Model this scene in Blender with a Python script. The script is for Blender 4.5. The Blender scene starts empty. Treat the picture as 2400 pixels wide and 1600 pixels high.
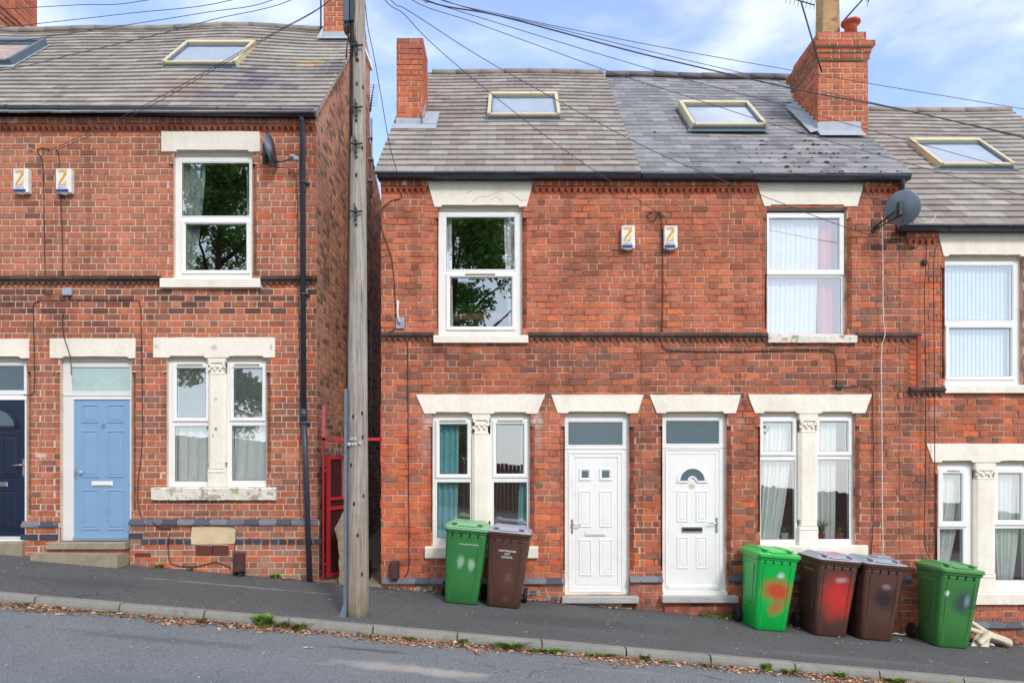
import bpy, math, random
from mathutils import Vector, Matrix, noise
random.seed(7)
R = random.random
def U(a, b): return a + (b - a) * R()
scene = bpy.context.scene
COL = scene.collection
F, ZF = 1700.0, 10.0            # focal length in photo pixels, distance camera -> facade (m)
def fx(x): return (x - 1200) / 170.0
def fz(y): return (1075 - y) / 170.0
def P(x, y, d=0.0):             # point seen at photo pixel (x,y) lying d metres behind the facade
    Z = ZF + d
    return Vector(((x - 1200) / F * Z, d, (1075 - y) / F * Z))
S_ = 0.088; Z0 = -1.915
def zg(X, w=0.0): return Z0 - S_ * X - 0.015 * w          # pavement height, w metres in front of facade
def lin(c): return c / 12.92 if c <= .04045 else ((c + .055) / 1.055) ** 2.4
def D(r, g, b, k=1.15): return (lin(r / 255) / k, lin(g / 255) / k, lin(b / 255) / k)

# ------------------------------------------------------------------ materials
def mat(name, base=(.5, .5, .5), rough=.8, attr=False, nz=(8, .15), nz2=None, dirt=None, bump=None, spec=.3, metal=0, stretch=None, stains=(), coat=0, topdirt=None, streak=None, cracks=False):
    m = bpy.data.materials.new(name); m.use_nodes = True
    nt = m.node_tree; N = nt.nodes; L = nt.links; b = N['Principled BSDF']
    tc = N.new('ShaderNodeTexCoord'); vec = tc.outputs['Object']
    if stretch:
        mp = N.new('ShaderNodeMapping'); mp.inputs['Scale'].default_value = stretch; L.new(vec, mp.inputs['Vector']); vec2 = mp.outputs['Vector']
    else: vec2 = vec
    def noise_(scale, detail=5, v=None, rg=.6):
        n = N.new('ShaderNodeTexNoise'); n.inputs['Scale'].default_value = scale; n.inputs['Detail'].default_value = detail; n.inputs['Roughness'].default_value = rg
        L.new(v or vec2, n.inputs['Vector']); return n.outputs['Fac']
    def rng(src, a, b_, c, d):
        r = N.new('ShaderNodeMapRange'); L.new(src, r.inputs[0])
        for i, v in enumerate((a, b_, c, d)): r.inputs[i + 1].default_value = v
        return r.outputs[0]
    def mixc(fac, A, B, mode='MIX'):
        x = N.new('ShaderNodeMix'); x.data_type = 'RGBA'; x.blend_type = mode
        for sock, v in ((x.inputs[0], fac), (x.inputs[6], A), (x.inputs[7], B)):
            if isinstance(v, (int, float)): sock.default_value = v
            elif isinstance(v, tuple): sock.default_value = (*v[:3], 1)
            else: L.new(v, sock)
        return x.outputs[2]
    if attr:
        a = N.new('ShaderNodeAttribute'); a.attribute_name = 'Col'; col = a.outputs['Color']
    else: col = base
    for q in (nz, nz2):
        if q:
            f = rng(noise_(q[0]), .25, .75, 1 - q[1], 1 + q[1])
            cmb = N.new('ShaderNodeCombineColor')
            for i in range(3): L.new(f, cmb.inputs[i])
            col = mixc(1.0, col, cmb.outputs[0], 'MULTIPLY')
    if dirt:
        for (scale, lo, hi, amt, dc) in dirt:
            col = mixc(rng(noise_(scale, 6), lo, hi, 0, amt), col, dc)
    if streak:
        mp = N.new('ShaderNodeMapping'); mp.inputs['Scale'].default_value = (2.6, 2.6, .3); L.new(vec, mp.inputs['Vector'])
        col = mixc(rng(noise_(1.6, 8, mp.outputs[0], .7), .5, .74, 0, streak[0]), col, streak[1])
        col = mixc(rng(noise_(.9, 4, vec), .5, .72, 0, streak[0] * .9), col, streak[1])
    if cracks:
        nn = N.new('ShaderNodeTexNoise'); nn.inputs['Scale'].default_value = 3; nn.inputs['Detail'].default_value = 6; L.new(vec, nn.inputs['Vector'])
        va = N.new('ShaderNodeVectorMath'); va.operation = 'SCALE'; L.new(nn.outputs['Color'], va.inputs[0]); va.inputs['Scale'].default_value = .5
        vb = N.new('ShaderNodeVectorMath'); L.new(vec, vb.inputs[0]); L.new(va.outputs[0], vb.inputs[1])
        vo = N.new('ShaderNodeTexVoronoi'); vo.feature = 'DISTANCE_TO_EDGE'; vo.inputs['Scale'].default_value = .55; L.new(vb.outputs[0], vo.inputs['Vector'])
        f1 = rng(vo.outputs['Distance'], .003, .009, 1, 0); f2 = rng(noise_(.8, 3, vec), .56, .62, 0, .5); mu = N.new('ShaderNodeMath'); mu.operation = 'MULTIPLY'; L.new(f1, mu.inputs[0]); L.new(f2, mu.inputs[1])
        col = mixc(mu.outputs[0], col, (.02, .02, .02))
    for (cx, cy, cz, rx, ry, rz, sc_, amt) in stains:   # spots of paint / spills with a place of their own
        mp = N.new('ShaderNodeMapping'); mp.vector_type = 'POINT'
        mp.inputs['Location'].default_value = (-cx / rx, -cy / ry, -cz / rz); mp.inputs['Scale'].default_value = (1 / rx, 1 / ry, 1 / rz)
        L.new(vec, mp.inputs['Vector'])
        nn = N.new('ShaderNodeTexNoise'); nn.inputs['Scale'].default_value = 9 if amt < .7 else 5; nn.inputs['Detail'].default_value = 4; L.new(vec, nn.inputs['Vector'])
        ln = N.new('ShaderNodeVectorMath'); ln.operation = 'LENGTH'; L.new(mp.outputs[0], ln.inputs[0])
        ad = N.new('ShaderNodeMath'); ad.operation = 'ADD'; L.new(ln.outputs['Value'], ad.inputs[0]); L.new(rng(nn.outputs['Fac'], .2, .8, *((-.5, .5) if amt < .88 else (-.28, .28))), ad.inputs[1])
        col = mixc(rng(ad.outputs[0], .35, 1.05, amt, 0), col, sc_)
    if isinstance(col, tuple): b.inputs['Base Color'].default_value = (*col[:3], 1)
    else: L.new(col, b.inputs['Base Color'])
    b.inputs['Roughness'].default_value = rough; b.inputs['Specular IOR Level'].default_value = spec; b.inputs['Metallic'].default_value = metal
    if coat: b.inputs['Coat Weight'].default_value = coat
    if bump:
        bp = N.new('ShaderNodeBump'); bp.inputs['Strength'].default_value = bump[1]; bp.inputs['Distance'].default_value = bump[2] if len(bump) > 2 else .01
        L.new(noise_(bump[0], 6), bp.inputs['Height']); L.new(bp.outputs[0], b.inputs['Normal'])
    return m
def glass_mat(name, fac, tint=(.9, .97, 1), rough=.0, back=(1, 1, 1)):
    m = bpy.data.materials.new(name); m.use_nodes = True; nt = m.node_tree; N = nt.nodes; L = nt.links
    N.remove(N['Principled BSDF']); out = N['Material Output']
    t = N.new('ShaderNodeBsdfTransparent'); t.inputs[0].default_value = (*back, 1)
    g = N.new('ShaderNodeBsdfGlossy'); g.inputs['Color'].default_value = (*tint, 1); g.inputs['Roughness'].default_value = rough
    lw = N.new('ShaderNodeLayerWeight'); lw.inputs[0].default_value = .22
    mr = N.new('ShaderNodeMapRange'); L.new(lw.outputs['Fresnel'], mr.inputs[0]); mr.inputs[1].default_value = 0; mr.inputs[2].default_value = 1; mr.inputs[3].default_value = fac; mr.inputs[4].default_value = 1
    tc = N.new('ShaderNodeTexCoord'); nn = N.new('ShaderNodeTexNoise'); nn.inputs['Scale'].default_value = 2.2; L.new(tc.outputs['Object'], nn.inputs['Vector'])
    bp = N.new('ShaderNodeBump'); bp.inputs['Strength'].default_value = .05; bp.inputs['Distance'].default_value = .012; L.new(nn.outputs['Fac'], bp.inputs['Height']); L.new(bp.outputs[0], g.inputs['Normal'])
    mx = N.new('ShaderNodeMixShader'); L.new(mr.outputs[0], mx.inputs[0]); L.new(t.outputs[0], mx.inputs[1]); L.new(g.outputs[0], mx.inputs[2]); L.new(mx.outputs[0], out.inputs[0])
    return m
SOOT = D(62, 52, 50)
M = {}
M['brick'] = mat('brick', attr=True, rough=.88, nz=(55, .16), nz2=(9, .2), dirt=((2.2, .56, .78, .34, D(84, 62, 58)), (30, .62, .8, .45, D(92, 58, 50)), (6, .66, .82, .28, D(214, 170, 152))), bump=(90, .5, .006), streak=(.62, D(100, 62, 54)), stains=(
    (fx(385), 0, fz(700), .1, 3, .2, D(80, 56, 52), .5), (fx(612), 0, fz(700), .12, 3, .16, D(80, 56, 52), .5), (fx(1020), 0, fz(830), .09, 3, .22, D(80, 52, 48), .5), (fx(1240), 0, fz(835), .1, 3, .25, D(80, 52, 48), .55), (fx(1795), 0, fz(835), .1, 3, .2, D(80, 52, 48), .5), (fx(2150), 0, fz(960), .5, 3, .3, D(92, 58, 52), .4), (fx(1530), 0, fz(700), .2, 3, .6, D(110, 64, 54), .4), (fx(1400), 0, fz(640), .5, 3, .35, D(130, 76, 62), .35),
    (fx(1003), 0, fz(990), .1, 3, .14, D(226, 200, 196), .6), (fx(1258), 0, fz(985), .1, 3, .12, D(232, 210, 206), .65), (fx(1262), 0, fz(1030), .07, 3, .3, D(218, 170, 158), .5), (fx(1000), 0, fz(1040), .1, 3, .3, D(218, 160, 146), .45),
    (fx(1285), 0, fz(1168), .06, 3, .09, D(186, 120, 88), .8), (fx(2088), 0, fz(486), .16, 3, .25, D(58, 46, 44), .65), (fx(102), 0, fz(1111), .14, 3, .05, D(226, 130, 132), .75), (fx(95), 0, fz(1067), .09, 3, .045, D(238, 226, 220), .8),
    (fx(60), 0, fz(705), .5, 3, .2, D(70, 56, 54), .5), (fx(2190), 0, fz(966), .16, 3, .1, D(206, 170, 166), .5), (fx(1325), 0, fz(990), .08, 3, .06, D(230, 206, 200), .5), (fx(1735), 0, fz(990), .12, 3, .1, D(214, 160, 144), .5), (fx(440), 0, fz(1195), .5, 3, .07, D(226, 150, 126), .35)))
M['mortar'] = mat('mortar', D(224, 204, 184), .95, nz=(40, .15), dirt=((3, .5, .75, .6, D(140, 112, 98)),), bump=(120, .5, .004))
M['mortar_dark'] = mat('mortar_red', D(222, 184, 162), .95, nz=(40, .2), dirt=((2.6, .42, .62, .85, D(98, 66, 56)),), bump=(120, .5, .004))
M['mortar_side'] = mat('mortar_side', D(214, 184, 160), .95, nz=(40, .15), dirt=((2, .5, .7, .5, D(120, 92, 80)),), bump=(120, .5, .004))
M['shell'] = mat('shell', D(128, 96, 84), .95)
M['cream'] = mat('cream_paint', D(248, 240, 226, 1.08), .75, nz=(5, .05), dirt=((12, .63, .78, .35, D(196, 182, 160)),), bump=(14, .35, .02), streak=(.22, D(176, 160, 134)), stains=((fx(506), 0, fz(1005), .022, 2, .03, D(190, 96, 30), .9), (fx(499), 0, fz(1021), .014, 2, .03, D(196, 110, 50), .8), (fx(503), 0, fz(815), .07, 2, .05, D(190, 172, 150), .6), (fx(505), 0, fz(934), .03, 2, .03, D(180, 165, 145), .6), (fx(368), 0, fz(812), .05, 2, .04, D(200, 190, 180), .6), (fx(636), 0, fz(815), .03, 2, .05, D(150, 140, 125), .6)))
M['cream_peel'] = mat('peeling_paint', D(238, 232, 218), .8, nz=(5, .06), dirt=((9, .52, .57, .85, D(176, 162, 138)), (20, .62, .7, .6, D(122, 110, 96))), bump=(16, .6, .03))
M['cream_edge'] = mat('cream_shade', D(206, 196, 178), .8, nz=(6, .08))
M['upvc'] = mat('white_plastic', D(246, 245, 243, 1.08), .3, dirt=((5, .58, .8, .18, D(170, 160, 145)),), nz=(3, .02), spec=.5)
M['upvc_old'] = mat('white_painted_timber', D(240, 238, 236), .5, nz=(4, .04), dirt=((14, .66, .72, .6, D(150, 135, 120)),))
M['gasket'] = mat('black_gasket', (.02, .02, .022), .6)
M['glass'] = glass_mat('window_glass', .36, (.88, .96, 1.0))
M['glass_frost'] = mat('frosted_glass', D(92, 112, 122), .22, nz=(25, .1), spec=.7)
M['glass_paper'] = mat('papered_glass', D(186, 212, 208), .3, nz=(6, .1), spec=.6, bump=(6, .4, .03))
M['glass_roof'] = glass_mat('skylight_glass', .34, (.97, .99, 1))
M['blue_door'] = mat('pale_blue_paint', D(140, 174, 210), .45, dirt=((5, .55, .8, .25, D(112, 140, 170)), (36, .68, .74, .3, D(210, 220, 228))), nz=(3, .03), spec=.4, stains=((fx(233), 0, fz(999), .06, 1, .05, D(105, 125, 145), .8),))
M['navy'] = mat('navy_paint', D(26, 38, 66), .38, nz=(40, .25), stretch=(6, 6, .6), spec=.5, bump=(40, .3, .004))
M['white_door'] = mat('white_door_plastic', D(246, 245, 243, 1.08), .28, dirt=((4, .55, .8, .2, D(180, 172, 160)), (30, .68, .74, .25, D(160, 150, 140))), nz=(3, .02), spec=.5, stains=((fx(1624), 0, fz(1140), .06, 1, .045, D(205, 182, 150), .8),))
M['white_door_plain'] = mat('white_door_plain', D(246, 245, 243, 1.08), .28, dirt=((4, .55, .8, .2, D(180, 172, 160)), (30, .68, .74, .25, D(160, 150, 140))), nz=(3, .02), spec=.5)
M['chrome'] = mat('satin_metal', (.55, .55, .57), .3, metal=1)
M['tile'] = mat('concrete_tile', attr=True, rough=.9, nz=(35, .14), nz2=(5, .12), dirt=((3.2, .6, .8, .4, D(120, 110, 104)), (11, .62, .72, .4, D(206, 200, 190))), bump=(70, .5, .006))
M['tile_left'] = mat('concrete_tile_lichen', attr=True, rough=.9, nz=(35, .14), nz2=(5, .12), dirt=((3.2, .6, .8, .45, D(108, 98, 90)), (11, .6, .7, .4, D(208, 202, 192))), bump=(70, .5, .006),
    stains=((fx(745) * 1.19, 2.0, 6.25, .36, 1.2, .2, D(204, 164, 56), .62), (-4.85, .9, 5.2, .6, .9, .5, D(150, 112, 88), .6), (-3.3, 2.2, 6.6, .8, 1.2, .45, D(200, 196, 186), .45)))
M['slate'] = mat('slate', attr=True, rough=.6, nz=(30, .12), nz2=(4, .15), dirt=((6, .62, .68, .45, D(176, 178, 182)),), bump=(40, .4, .006), spec=.3)
M['moss'] = mat('moss', D(74, 58, 42), 1, nz=(60, .4))
M['lead'] = mat('lead', D(176, 184, 196), .55, nz=(10, .12), bump=(12, .5, .02), spec=.4)
M['gutter'] = mat('black_gutter', D(52, 58, 68), .35, nz=(12, .25), spec=.5)
M['pipe'] = mat('black_pipe', D(60, 66, 82), .4, nz=(9, .2), spec=.5)
M['greypipe'] = mat('grey_pipe', D(150, 150, 152), .5)
M['cable'] = mat('black_cable', D(66, 48, 44), .6)
M['wire'] = mat('overhead_wire', D(76, 78, 88), .6)
M['wcable'] = mat('white_cable', D(232, 220, 210), .5)
M['bluebrick'] = mat('blue_brick', attr=True, rough=.5, nz=(30, .2), bump=(60, .4, .004), spec=.4)
M['sootband'] = mat('sooty_moulding', attr=True, rough=.85, nz=(20, .25), dirt=((5, .5, .7, .5, D(60, 50, 50)),), bump=(60, .5, .006))
M['terra'] = mat('terracotta', D(196, 92, 62), .8, nz=(20, .2), dirt=((4, .5, .72, .6, D(120, 74, 62)),))
M['airbrick'] = mat('airbrick_clay', D(126, 72, 62), .85, nz=(30, .2))
M['oldbrick'] = mat('worn_brick', D(168, 96, 80), .9, nz=(12, .25), dirt=((5, .48, .62, .7, D(104, 80, 72)), (14, .6, .7, .5, D(206, 170, 150))), bump=(20, .6, .02))
M['black'] = mat('void_black', (.012, .01, .01), .9)
M['render_patch'] = mat('render_patch', D(226, 204, 164), .9, nz=(6, .12), dirt=((9, .6, .75, .4, D(196, 150, 84)),), bump=(25, .4, .01))
M['concrete'] = mat('concrete', D(164, 152, 132), .92, nz=(60, .25), nz2=(5, .18), dirt=((4, .55, .72, .6, D(104, 96, 80)),), bump=(50, .5, .01))
M['granite'] = mat('granite_step', D(186, 184, 180), .85, nz=(120, .4), nz2=(8, .12), bump=(70, .4, .006))
M['kerb'] = mat('kerb_concrete', D(146, 144, 138), .92, nz=(90, .25), nz2=(4, .16), dirt=((7, .58, .72, .5, D(88, 86, 76)),), bump=(60, .5, .008))
M['alley'] = mat('alley_concrete', D(150, 138, 116), .95, nz=(40, .2), nz2=(3, .2), dirt=((3, .5, .7, .6, D(82, 78, 62)),), bump=(40, .4, .01))
M['wood'] = mat('weathered_wood', D(178, 172, 164), .9, nz=(7, .5), nz2=(2.0, .3), stretch=(9, 9, .3), dirt=((6, .6, .66, .75, D(80, 70, 62)), (2.2, .5, .7, .5, D(158, 126, 98))), stains=((-1.75, -1.72, -1.8, 2, 2, 2.6, D(150, 126, 104), .4), (-1.7, -1.8, -1.85, .5, .5, .45, D(112, 106, 66), .5)), bump=(22, .9, .012))
M['galv'] = mat('galvanised_steel', D(120, 134, 148), .5, nz=(14, .15), metal=.3)
M['steel_dark'] = mat('dark_iron', D(70, 74, 76), .6, nz=(20, .2))
M['boxgrey'] = mat('grey_plastic_box', D(92, 106, 124), .5, nz=(6, .08))
M['jbox'] = mat('pale_grey_box', D(168, 174, 190), .5)
M['red'] = mat('red_gate_paint', D(204, 52, 62), .55, nz=(12, .15), dirt=((18, .64, .72, .5, D(110, 50, 44)),))
M['pink'] = mat('faded_pink_paint', D(218, 110, 118), .6, nz=(10, .12))
M['brownboard'] = mat('brown_board', D(72, 36, 32), .75, nz=(10, .3), stretch=(8, 8, .8), dirt=((22, .68, .72, .5, D(160, 140, 120)),))
M['stone'] = mat('rough_slab', D(160, 142, 118), .95, nz=(14, .3), bump=(14, .8, .03))
M['rubber'] = mat('rubber', (.018, .018, .02), .7, nz=(20, .2))
M['dish'] = mat('dish_grey', D(118, 130, 144), .45, nz=(5, .15), spec=.5)
M['lnb'] = mat('lnb_grey', D(170, 178, 192), .5)
M['alarm'] = mat('alarm_white', D(244, 242, 236), .45, spec=.4)
M['alarm_blue'] = mat('alarm_blue', D(36, 72, 158), .3, spec=.6)
M['yellow'] = mat('label_yellow', D(236, 172, 52), .5)
M['peach'] = mat('label_peach', D(240, 208, 160), .5)
M['label_ink'] = mat('label_ink', D(150, 110, 90), .6)
M['white_ink'] = mat('white_print', D(235, 238, 235), .6)
M['capbrown'] = mat('brown_plastic', D(84, 58, 58), .6, nz=(10, .2))
M['buffpot'] = mat('buff_pot', D(186, 152, 112), .85, nz=(14, .25), dirt=((4, .5, .68, .8, D(104, 88, 74)),))
M['gold'] = mat('skylight_frame', D(220, 206, 168), .45, nz=(6, .12), spec=.4, dirt=((5, .58, .74, .5, D(140, 124, 84)),))
M['anth'] = mat('grey_skylight_frame', D(104, 118, 132), .45, nz=(6, .1))
M['skywhite'] = mat('sky_white_backing', D(228, 234, 236), .8, nz=(4, .08), dirt=((7, .5, .8, .3, D(170, 180, 182)),))  # pale sheet under skylight panes, standing for the white sky they mirror
def cloth(n, c, tr=.2): return mat(n, c, .9, nz=(6, .06))
M['teal'] = cloth('teal_cloth', D(146, 212, 216)); M['net'] = cloth('white_net', D(244, 246, 250, 1.05)); M['pinkcloth'] = cloth('pink_cloth', D(232, 130, 122))
M['whitecloth'] = cloth('white_cloth', D(240, 246, 242, 1.05)); M['vblind'] = cloth('vertical_blind', D(228, 242, 252, 1.05))  # vertical blind: sky reflection put into the white cloth as pale blue
M['pattern'] = mat('patterned_cloth', D(176, 190, 184), .9, nz=(14, .4), stretch=(1, 1, .5), dirt=((9, .55, .6, .8, D(70, 150, 160)), (13, .6, .66, .7, D(190, 120, 100))))
M['cream_vinyl'] = mat('cream_vinyl', D(224, 212, 186), .6, nz=(6, .16), dirt=((9, .55, .72, .5, D(168, 148, 116)),), bump=(9, .9, .04))
M['paper'] = mat('paper', D(226, 222, 224), .8, nz=(8, .1))
M['leafm'] = mat('dry_leaves', attr=True, rough=.85, nz=(40, .2))
M['green'] = mat('weed_leaves', attr=True, rough=.7, nz=(30, .2))
M['foliage'] = mat('tree_leaves', attr=True, rough=.7, nz=(3, .3))
_nt = M['foliage'].node_tree; _tr = _nt.nodes.new('ShaderNodeBsdfTranslucent'); _at = _nt.nodes.new('ShaderNodeAttribute'); _at.attribute_name = 'Col'; _nt.links.new(_at.outputs['Color'], _tr.inputs[0])
_mx = _nt.nodes.new('ShaderNodeMixShader'); _mx.inputs[0].default_value = .5; _nt.links.new(_nt.nodes['Principled BSDF'].outputs[0], _mx.inputs[1]); _nt.links.new(_tr.outputs[0], _mx.inputs[2]); _nt.links.new(_mx.outputs[0], _nt.nodes['Material Output'].inputs[0])
M['bark'] = mat('bark', D(92, 80, 66), .95, nz=(12, .3), stretch=(4, 4, .6))
M['fence'] = mat('fence_wood', D(92, 78, 70), .9, nz=(12, .3), stretch=(6, 6, .5))
M['plant'] = mat('houseplant', D(96, 132, 72), .7, nz=(20, .2))
M['potclay'] = mat('clay_pot', D(190, 110, 80), .8)
M['potwhite'] = mat('white_pot', D(226, 226, 222), .5)
def asphalt(name, base, sc, specks, stains=(), big=.12, cracks=True, amp=.85):
    m = mat(name, base, .92, nz=(sc, amp), nz2=(1.3, big), dirt=((70, .62, .72, specks, D(200, 196, 190)), (33, .62, .75, .3, D(150, 148, 146)), (2.6, .6, .74, .3, D(58, 58, 60))), bump=(sc, .9, .012), cracks=cracks, stains=stains, spec=.25)
    return m

# ------------------------------------------------------------------ mesh builder
class MB:
    def __init__(s): s.v = []; s.f = []; s.m = []; s.c = []; s.sm = []
    def face(s, pts, m=0, c=(1, 1, 1), sm=False):
        n = len(s.v); s.v.extend([tuple(p) for p in pts]); s.f.append(tuple(range(n, n + len(pts)))); s.m.append(m); s.c.append(c); s.sm.append(sm)
    def mesh(s, vs, fs, m=0, c=(1, 1, 1), sm=False):
        n = len(s.v); s.v.extend([tuple(p) for p in vs])
        for f in fs: s.f.append(tuple(i + n for i in f)); s.m.append(m); s.c.append(c); s.sm.append(sm)
    def box(s, x0, x1, y0, y1, z0, z1, m=0, c=(1, 1, 1), j=0.0, bv=0.0):
        if x0 > x1: x0, x1 = x1, x0
        if y0 > y1: y0, y1 = y1, y0
        if z0 > z1: z0, z1 = z1, z0
        if bv:
            b = min(bv, (x1 - x0) * .45, (y1 - y0) * .45, (z1 - z0) * .45)
            rings = []
            for (zz, ins) in ((z0, b), (z0 + b, 0), (z1 - b, 0), (z1, b)):
                a0, a1, c0, c1 = x0 + ins, x1 - ins, y0 + ins, y1 - ins
                rings.append([(a0 + b, c0, zz), (a1 - b, c0, zz), (a1, c0 + b, zz), (a1, c1 - b, zz), (a1 - b, c1, zz), (a0 + b, c1, zz), (a0, c1 - b, zz), (a0, c0 + b, zz)])
            s.loft(rings, m, c, cap=True); return
        vs = [(x, y, z) for z in (z0, z1) for y in (y0, y1) for x in (x0, x1)]
        if j: vs = [(a + U(-j, j), b_ + U(-j, j), c_ + U(-j, j)) for a, b_, c_ in vs]
        s.mesh(vs, [(0, 2, 3, 1), (4, 5, 7, 6), (0, 1, 5, 4), (2, 6, 7, 3), (0, 4, 6, 2), (1, 3, 7, 5)], m, c)
    def loft(s, rings, m=0, c=(1, 1, 1), cap=True, sm=False, closed=True):
        n = len(rings[0]); vs = [p for r in rings for p in r]; fs = []
        for i in range(len(rings) - 1):
            for k in range(n if closed else n - 1):
                a = i * n + k; b = i * n + (k + 1) % n
                fs.append((a, b, b + n, a + n))
        if cap: fs.append(tuple(reversed(range(n)))); fs.append(tuple(range((len(rings) - 1) * n, len(rings) * n)))
        s.mesh(vs, fs, m, c, sm)
    def tube(s, pts, r, n=6, m=0, c=(1, 1, 1), cap=True):
        pts = [Vector(p) for p in pts]; rings = []
        for i, p in enumerate(pts):
            t = (pts[min(i + 1, len(pts) - 1)] - pts[max(i - 1, 0)])
            t = t.normalized() if t.length > 1e-9 else Vector((0, 0, 1))
            a = t.cross(Vector((0, 0, 1)) if abs(t.z) < .95 else Vector((0, 1, 0))).normalized(); b = a.cross(t)
            rr = r[i] if isinstance(r, (list, tuple)) else r
            rings.append([p + a * (rr * math.cos(2 * math.pi * k / n)) + b * (rr * math.sin(2 * math.pi * k / n)) for k in range(n)])
        s.loft(rings, m, c, cap, True)
    def prism(s, poly, y0, y1, m=0, c=(1, 1, 1)):   # polygon in xz, extruded in y
        n = len(poly)
        s.mesh([(x, y0, z) for x, z in poly] + [(x, y1, z) for x, z in poly], [tuple(range(n)), tuple(range(2 * n - 1, n - 1, -1))] + [(i, i + n, (i + 1) % n + n, (i + 1) % n) for i in range(n)], m, c)
    def lathe(s, prof, cx, cy, n=16, m=0, c=(1, 1, 1), T=None):
        rings = [[Vector((r * math.cos(2 * math.pi * k / n), r * math.sin(2 * math.pi * k / n), z)) for k in range(n)] for r, z in prof]
        rings = [[(T @ p if T else p + Vector((cx, cy, 0))) for p in rg] for rg in rings]
        s.loft(rings, m, c, True, True)
    def rectring(s, rect, levels, m=0, c=(1, 1, 1), fy=None):  # rect=(x0,x1,z0,z1); levels=(grow,y)
        x0, x1, z0, z1 = rect; rings = []
        for g, y in levels: rings.append([(x0 - g, y, z0 - g), (x1 + g, y, z0 - g), (x1 + g, y, z1 + g), (x0 - g, y, z1 + g)])
        s.loft(rings, m, c, cap=False)
    def build(s, name, mats, parent=None, bev=0):
        me = bpy.data.meshes.new(name); me.from_pydata(s.v, [], s.f)
        for m in (mats if isinstance(mats, (list, tuple)) else [mats]): me.materials.append(m)
        me.polygons.foreach_set('material_index', s.m); me.polygons.foreach_set('use_smooth', s.sm)
        a = me.attributes.new('Col', 'FLOAT_COLOR', 'FACE'); flat = []
        for c in s.c: flat.extend((c[0], c[1], c[2], 1.0))
        a.data.foreach_set('color', flat); me.update()
        o = bpy.data.objects.new(name, me); COL.objects.link(o)
        if parent is not None: adopt(o, parent)
        return o
def worldloc(e):
    v = Vector(e.location)
    while e.parent: e = e.parent; v = v + Vector(e.location)
    return v
def adopt(o, parent, local=False):
    o.parent = parent
    if parent.get('_loc') and not local: o.location = -worldloc(parent)
    if parent.get('_loc'): o['_loc'] = 1
def thing(name, label, cat, loc=(0, 0, 0), rot=None, group=None, world=True):
    o = bpy.data.objects.new(name, None); COL.objects.link(o); o.location = loc; o.empty_display_size = .2
    if rot: o.rotation_euler = rot
    if world: o['_loc'] = 1
    return tag(o, label, cat, group)
def tag(o, label, cat, group=None):
    o['label'] = label; o['category'] = cat
    if group: o['group'] = group
    return o
def struct(o, kind='structure'): o['kind'] = kind; return o

# ------------------------------------------------------------------ brickwork
def subtract(rects, h):
    out = []
    for (a, b, c, d) in rects:
        x0, x1, z0, z1 = h
        if x1 <= a or x0 >= b or z1 <= c or z0 >= d: out.append((a, b, c, d)); continue
        if x0 > a: out.append((a, x0, c, d))
        if x1 < b: out.append((x1, b, c, d))
        m0, m1 = max(a, x0), min(b, x1)
        if z0 > c: out.append((m0, m1, c, z0))
        if z1 < d: out.append((m0, m1, z1, d))
    return out
PAL_L = [D(200, 110, 90), D(196, 104, 84), D(188, 98, 78), D(176, 96, 80), D(206, 116, 94), D(168, 98, 82), D(190, 110, 88), D(196, 108, 82), D(204, 112, 84)]
PAL_R = [D(206, 98, 70), D(212, 108, 78), D(198, 90, 64), D(190, 92, 70), D(214, 102, 66), D(176, 84, 66), D(202, 104, 80)]
PAL_O = [D(222, 92, 48), D(214, 84, 46), D(228, 104, 58), D(204, 84, 54), D(190, 84, 62)]
PAL_M = [D(184, 90, 72), D(168, 84, 72), D(190, 90, 68), D(152, 82, 74), D(200, 96, 70), D(136, 80, 76), D(186, 92, 68), D(196, 98, 72), D(204, 100, 70)]
def ss(a, b, x): t = max(0, min(1, (x - a) / (b - a))); return t * t * (3 - 2 * t)
def pick(pal, hdr):
    c = random.choice(pal); k = U(.9, 1.1) * (.88 if hdr and R() < .6 else 1)
    return tuple(x * k * .88 + l for x, l in zip(c, (.092, .066, .034)))
def darken(c, k, tgt=SOOT): return tuple(a * (1 - k) + b * k for a, b in zip(c, tgt))
def col_left(u, v, h):
    x, y = u * 170 + 1200, 1075 - v * 170
    c = pick(PAL_L if not (y > 1150 and R() < .6) else PAL_O[2:] + PAL_L, h)
    n = noise.noise(Vector((u * .7, v * .8, 3)))
    if y > 676: c = pick(PAL_M, h) if R() < .75 * ss(-.3, .3, n) + .25 else c
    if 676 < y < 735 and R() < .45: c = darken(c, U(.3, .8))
    if x > 610 and R() < .35: c = pick(PAL_M if R() < .6 else PAL_O, h)
    if 60 < x < 150 and y < 640 and R() < .3: c = darken(c, U(.2, .6))
    if y > 1245 and R() < .35: c = D(176, 132, 112)
    if n > .15 and R() < .25: c = darken(c, .35)
    return c
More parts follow.
